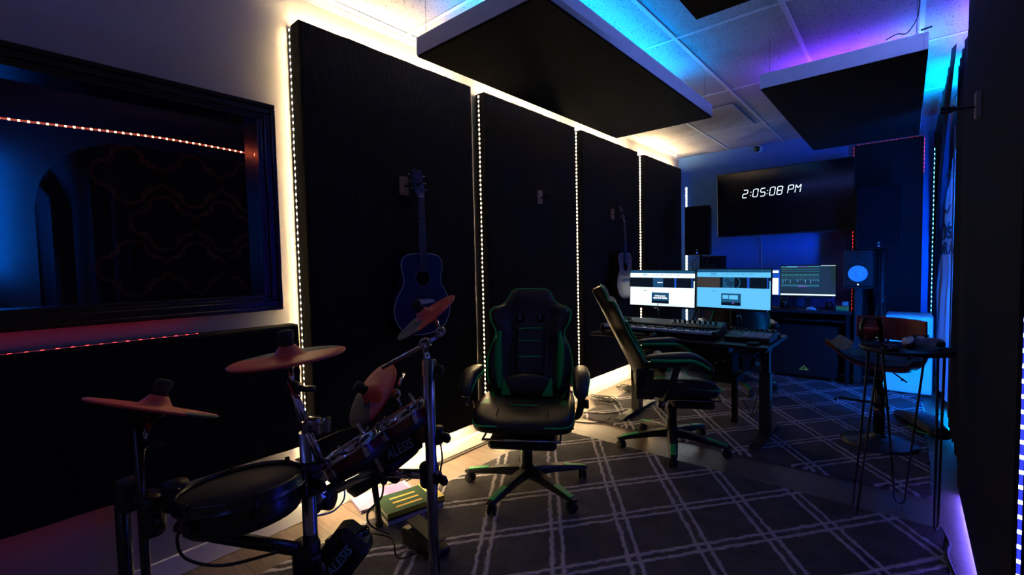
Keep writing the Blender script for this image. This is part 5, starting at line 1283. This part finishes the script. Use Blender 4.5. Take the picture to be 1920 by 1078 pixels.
for p, z1, r in ((A0, .96, .011), (B0, at(585, 808, 1.25).z, .019), (C0, at(800, 668, 1.62).z, .019), (E0, at(236, 900, 1.3).z, .017)):
    zz = .016
    rtube('upright', [V(p.x, p.y, zz), V(p.x, p.y, z1)], r, 'steel' if p is B0 or p is C0 else 'blackgloss'); rtube('rubber_foot', [V(p.x, p.y, .0145), V(p.x, p.y, .05)], r+.006, 'rubber')
D1 = at(700, 890, 1.95); DF = atZ(712, 985, .018)
rtube('leg', [DF, D1], .014, 'blackmetal'); rtube('rubber_foot', [DF, DF.lerp(D1, .08)], .019, 'rubber')
# cross tubes
rtube('cross_tube', [at(590, 935, 1.27), at(622, 918, 1.40), at(682, 890, 1.62), at(715, 885, 1.72)], .019, 'chrome')
rtube('cross_tube', [at(712, 887, 1.70), at(800, 889, 1.62)], .017, 'chrome')
rtube('cross_tube', [at(335, 985, 1.22), at(400, 1004, 1.2), at(560, 1030, 1.2)], .017, 'blackgloss')
rtube('cross_tube', [at(240, 925, 1.28), at(335, 930, 1.2)], .015, 'blackmetal')
def clamp(px, py, d_, r=.034, l=.055, ax=None):
    c = at(px, py, d_); ax = Vector(ax or (0, 0, 1)); x, y, z = frame_from(ax)
    mb = MB(); mb.lathe([(0, -l), (r*.9, -l), (r, -l*.8), (r, l*.8), (r*.9, l), (0, l)], c, ax, n=16)
    mb.obox(c+x*r, (x, y, z), (r*.6, r*.45, l*.5), bev=.004); mb.tube([c+x*r, c+x*(r*2.2)], .006, n=8); mb.lathe([(0, .006), (.018, .006), (.018, -.006), (0, -.006)], c+x*(r*2.2), y, n=6)
    return mb.build('clamp', 'black', rk, world=True)
clamp(575, 893, 1.25, .037, .045); clamp(805, 889, 1.61, .034, .038); clamp(700, 890, 1.7, .030, .03); clamp(575, 1045, 1.22, .035, .045); clamp(245, 925, 1.25, .032, .04); clamp(330, 928, 1.2, .03, .035)
clamp(820, 815, 1.62, .022, .03); clamp(612, 935, 1.33, .03, .02, (1, .6, 0)); clamp(735, 893, 1.7, .02, .03, (1, 0, 0)); clamp(285, 965, 1.2, .03, .05); clamp(805, 690, 1.62, .026, .028)
def rod(name, pts, r, m='chrome', d_=1.3):
    return rtube(name, [at(x, y, d_ if len(q) == 0 else q[0]) for x, y, *q in pts], r, m, 10)
# cymbal arms
rtube('cymbal_arm', [c1-n1*.03, at(268, 832, 1.24), at(262, 880, 1.22)], .0075, 'chrome'); clamp(268, 832, 1.24, .016, .012, tuple(fw))
for k_ in range(4):
    pass
rtube('cymbal_arm', [c2-n2*.03, at(549, 722, 1.27)], .007, 'chrome'); clamp(551, 728, 1.27, .019, .012, tuple(fw)); rtube('cymbal_arm', [at(549, 722, 1.27), at(573, 788, 1.25)], .0075, 'chrome'); rtube('cymbal_arm', [at(541, 712, 1.265), at(566, 790, 1.245)], .006, 'chrome')
mb = MB(); cc = at(588, 800, 1.25); mb.obox(cc, (rt, up, fw), (.026, .016, .022), bev=.004); mb.obox(cc+rt*.038+up*.006, (rt, up, fw), (.008, .02, .008), bev=.003); mb.lathe([(0, .02), (.017, .02), (.023, .012), (.023, -.012), (0, -.012)], cc+up*.006, up, n=20); mb.build('clamp', 'steel', rk, world=True)
rtube('tilt_rod', [at(575, 812, 1.22), at(600, 868, 1.24)], .0075, 'chrome'); rtube('tilt_rod', [at(582, 812, 1.215), at(607, 868, 1.235)], .006, 'chrome')
rtube('cymbal_arm', [at(717, 690, 1.66), at(785, 652, 1.64), at(800, 643, 1.63), at(815, 634, 1.66), at(826, 624, 1.68)], .0072, mat('blue_lit_steel_tube', (.6, .62, .66), .25, 1))
rtube('cymbal_arm', [at(826, 624, 1.68), at(815, 593, 1.76), c4-n4*.03], .0072, 'chrome')
for (x, y, d_, r) in ((797, 644, 1.61, .021), (826, 622, 1.66, .018)):
    mb = MB(); cc = at(x, y, d_); mb.lathe([(0, -.014), (r*.9, -.014), (r, -.009), (r, .009), (r*.9, .014), (r*.6, .015), (r*.55, .012), (0, .012)], cc, -fw, n=24); mb.build('tilter', 'steel', rk, world=True)
rtube('cymbal_arm', [C0+V(0, 0, at(800, 668, 1.62).z-.02), at(797, 648, 1.63)], .011, 'chrome')
rtube('cymbal_arm', [c3-n3*.03, at(742, 740, 1.78), at(752, 765, 1.75)], .007, 'chrome'); 
mb = MB(); cc = at(742, 738, 1.76); mb.lathe([(0, -.012), (.018, -.01), (.02, 0), (.018, .010), (0, .012)], cc, -fw, n=20); mb.build('tilter', 'steel', rk, world=True)
# L shaped tilt rods that carry the pads
for (x0, y0), (x1, y1), d_ in (((669, 791), (717, 884), 1.48), ((767, 736), (806, 810), 1.58), ((748, 722), (756, 700), 1.75)):
    rtube('tilt_rod', [at(x0, y0, d_), at(x1, y1, d_+.06)], .0062, 'chrome')
def drum_pad(label, px, py, dpt, rpx, ang, ratio, depth, shellm, group, logo=None, hoop='chrome'):
    c, A, n = disc_frame(px, py, dpt, ang, ratio); R_ = rpx*dpt/FP
    t = thing('drum_pad', label, 'drum', c, group=group)
    mb = MB(); mb.lathe([(0, -.001), (R_*.93, -.001), (R_*.94, -.006), (0, -.006)], c, n, xref=A, n=56); mb.build('mesh_head', 'mesh', t, world=True)
    mb = MB(); mb.lathe([(R_*.925, .004), (R_*.94, .009), (R_*.985, .009), (R_, .004), (R_, -.012), (R_*1.03, -.014), (R_*1.03, -.018), (R_*.97, -.018), (R_*.93, -.004), (R_*.925, .004)], c, n, xref=A, n=64); mb.build('hoop', hoop, t, world=True)
    mb = MB(); mb.lathe([(R_*.935, -.017), (R_*.935, -.017-depth*.55)], c, n, xref=A, n=56); mb.build('shell', shellm, t, world=True)
    mb = MB(); mb.lathe([(R_*.945, -.017-depth*.55), (R_*.95, -.02-depth*.6), (R_*.88, -.017-depth), (R_*.6, -.02-depth), (0, -.02-depth)], c, n, xref=A, n=56); mb.build('bottom_housing', 'black', t, world=True)
    for k_ in range(6):
        a = 2*PI*k_/6+.2; x_, y_, z_ = frame_from(n, A); d2 = x_*math.cos(a)+y_*math.sin(a)
        mb = MB(); mb.tube([c+d2*(R_*1.01)+n*.008, c+d2*(R_*1.01)-n*(.02+depth*.5)], .0035, n=8); mb.obox(c+d2*(R_*.985)-n*(.02+depth*.35), (x_*-math.sin(a)+y_*math.cos(a), z_, d2), (.010, .014, .009), bev=.003); mb.lathe([(0, .004), (.006, .004), (.006, -.004), (0, -.004)], c+d2*(R_*1.01)+n*.011, n, n=6); mb.build('tension_lug', 'steel' if hoop == 'chrome' else 'blackgloss', t, world=True)
    return t, c, A, n, R_
GD = 'electronic drum pads with black mesh heads'
ts, cs_, As, ns, Rs = drum_pad('wide snare pad with dark mesh head and black rim, lowest of the pads', 455, 908, 1.10, 107, 6, .27, .055, 'blackgloss', GD, hoop='blackgloss')
t1_, ca, Aa, na, Ra = drum_pad('dark red tom pad seen edge on, nearer the snare pad', 655, 836, 1.46, 63, 32, .05, .055, 'redshell', GD)
t2_, cb, Ab, nb_, Rb = drum_pad('dark red tom pad seen edge on, farther one beside the tall rack post', 744, 779, 1.62, 62, 31, .05, .055, 'redshell', GD)
t3_, c3_, A3, n3_, R3_ = drum_pad('black floor tom pad with the blue lettering on its side', 700, 844, 1.86, 77, 34, .03, .09, 'black', GD, hoop='blackgloss')
def logo(t, px, py, d_, ang, wpx, hpx):
    c = at(px, py, d_); a = math.radians(ang); X = rt*math.cos(a)+up*math.sin(a); Y = -rt*math.sin(a)+up*math.cos(a)
    mb = text_mesh('ALESIS', .1, c, X, Y, depth=.0006, shear=.25, bold=.002, width=wpx*d_/FP, height=hpx*d_/FP); return mb, X, Y, c
mb, X, Y, c = logo(t3_, 729, 863, 1.60, 28, 56, 20)
# slanted side plate that carries the lettering
pm = MB(); pm.obox(c+X*.052+Y*.012+X.cross(Y)*-.008, (X, Y, X.cross(Y)), (.075, .030, .007), bev=.006); pm.build('side_plate', 'black', t3_, world=True); mb.build('logo', 'bluetext_cablelight', t3_, world=True)
# kick tower
kp_ = thing('kick_pad', 'black kick drum pad tower with blue lettering at the foot of the rack', 'drum', (at(640, 1030, 1.25).x, at(640, 1030, 1.25).y, 0))
c = at(628, 1068, 1.22); a = math.radians(52); X = rt*math.cos(a)+up*math.sin(a); Y = -rt*math.sin(a)+up*math.cos(a); Z = X.cross(Y)
pc_ = at(640, 1040, 1.30)
pm = MB(); pm.obox(pc_, (X, Y, Z), (.085, .055, .045), bev=.02); pm.build('pad_housing', 'black', kp_, world=True)
pm = MB(); pm.lathe([(0, .004), (.055, .004), (.062, 0), (.062, -.03), (0, -.03)], at(652, 1000, 1.32), (Z*-.3+V(0, 0, 1)*.9+Y*.3).normalized(), n=40); pm.build('strike_head', 'blackgloss', kp_, world=True)
pm = MB(); b0 = at(650, 1060, 1.32); pm.tube([b0, V(b0.x, b0.y, .03)], .016, n=12); pm.box((b0.x-.12, b0.y-.10, .016), (b0.x+.12, b0.y+.10, .03), bev=.004); pm.build('stand', 'blackmetal', kp_, world=True)
cl = pc_+Z*.0465-X*.035-Y*.016; mb = text_mesh('ALESIS', .1, cl, X, Y, depth=.0006, shear=.25, bold=.002, width=.098, height=.026); mb.build('logo', 'bluetext_cablelight', kp_, world=True)
# footswitch blob and cables of the kit
hp = thing('hi_hat_pedal', 'small black pedal on the rug behind the kick pad', 'pedal', (-1.72, 1.33, .015))
mb = MB(); mb.prism([(0, 0), (.24, 0), (.24, .03), (.05, .085), (0, .08)], (0, .10, 0), (-.12, -.05, 0), (1, 0, 0), (0, 0, 1)); mb.build('base', 'black', hp, bevel=.006)
mb = MB(); mb.box((-.10, -.04, .088), (.11, .04, .096), bev=.003, R=Matrix.Rotation(math.radians(12), 3, 'Y')); mb.build('footboard', 'black', hp)
P3 = lambda *L: [at(x, y, d_) for x, y, d_ in L]
cable(P3((590, 968, 1.5), (625, 958, 1.6), (645, 935, 1.7), (645, 905, 1.75)), .003, 'thin cable coloured blue for the light on it, curving under the slanted chrome tube', 'bluetext_cablelight')  # the blue light on this cable is put into its colour
cable(P3((718, 885, 1.7), (716, 930, 1.75), (690, 960, 1.8), (695, 985, 1.9), (730, 1000, 1.95)), .004, 'black cable dangling from the rack clamp to the rug')
cable(P3((824, 820, 1.64), (829, 860, 1.64), (822, 900, 1.63), (812, 960, 1.6), (822, 1040, 1.58), (824, 1075, 1.58)), .003, 'thin black cable running down the tall rack post')
cable(P3((350, 970, 1.15), (332, 1010, 1.15), (350, 1048, 1.15), (420, 1060, 1.15), (520, 1035, 1.16)), .004, 'black cable looping below the snare pad')
cable(P3((590, 830, 1.5), (640, 808, 1.6), (680, 800, 1.7)), .003, 'thin black cable arcing behind the nearer tom pad')
cable([at(700, 1000, 2.0), at(735, 1010, 1.95), at(742, 1040, 1.9), (-1.72, 1.20, .03), (-1.70, 1.28, .03)], .004, 'black cable from the pedal lying on the rug')
# ---------------------------------------------------------------- books
def book(name, label, c, rz, w, l, h, cover, extra=None, rx=0):
    t = thing(name, label, 'book', c, (rx, 0, rz))
    mb = MB(); mb.box((-w/2, -l/2, 0), (w/2, l/2, .0025)); mb.box((-w/2, -l/2, h-.0025), (w/2, l/2, h)); mb.box((-w/2, -l/2, 0), (-w/2+.003, l/2, h)); mb.build('cover', cover, t)
    mb = MB(); mb.box((-w/2+.003, -l/2+.004, .0025), (w/2-.004, l/2-.004, h-.0025)); mb.build('pages', 'paper', t)
    if extra: extra(t, w, l, h)
    return t
def ex_p(t, w, l, h):
    mb = MB()
    for i in range(9): mb.quad(V(-w/2+.02, l*.05+.015*i, h+.0004), V(w/2-.02-.01*(i % 3), l*.05+.015*i, h+.0004), V(w/2-.02-.01*(i % 3), l*.05+.015*i+.006, h+.0004), V(-w/2+.02, l*.05+.015*i+.006, h+.0004), 'purple')
    for i in range(10): mb.quad(V(-w/2+.015, -l/2+.02+.012*i, h+.0004), V(w/2-.03, -l/2+.02+.012*i, h+.0004), V(w/2-.03, -l/2+.026+.012*i, h+.0004), V(-w/2+.015, -l/2+.026+.012*i, h+.0004), 'ltpurple')
    mb.build('print', 'purple', t)
def ex_g(t, w, l, h):
    mb = MB(); z = h+.0005; mb.quad(V(-w/2, l*.30, z), V(w/2, l*.30, z), V(w/2, l/2, z), V(-w/2, l/2, z), 'ybook'); mb.quad(V(w/2+.0005, -l/2, .003), V(w/2+.0005, l/2, .003), V(w/2+.0005, l/2, h-.003), V(w/2+.0005, -l/2, h-.003), 'ybook')
    for i in range(3): mb.quad(V(-w*.25+.05*i, -l*.3, z), V(-w*.25+.05*i+.015, -l*.3, z), V(-w*.25+.05*i+.015, l*.15, z), V(-w*.25+.05*i, l*.15, z), 'yellow')
    tm = text_mesh('RO', .1, V(w*.12, l*.36, z+.0005), (0, 1, 0), (-1, 0, 0), depth=0, bold=.004, width=.05, height=.028); mb.add(tm.v, tm.f, 'bluetext_cablelight')
    mb.build('print', 'ybook', t)
book('book', 'purple and lilac printed book lying open side up beside the baseboard', (-2.32, 1.50, .001), math.radians(-12), .19, .34, .016, 'ltpurple', ex_p)
book('book', 'thick black book at the bottom under the green and yellow book', (-2.08, 1.50, .014), math.radians(-12), .21, .33, .030, 'navybook')
book('book', 'green and yellow book lying on the black book behind the tall rack post', (-2.085, 1.51, .0445), math.radians(-14), .205, .33, .028, 'greenbook', ex_g)
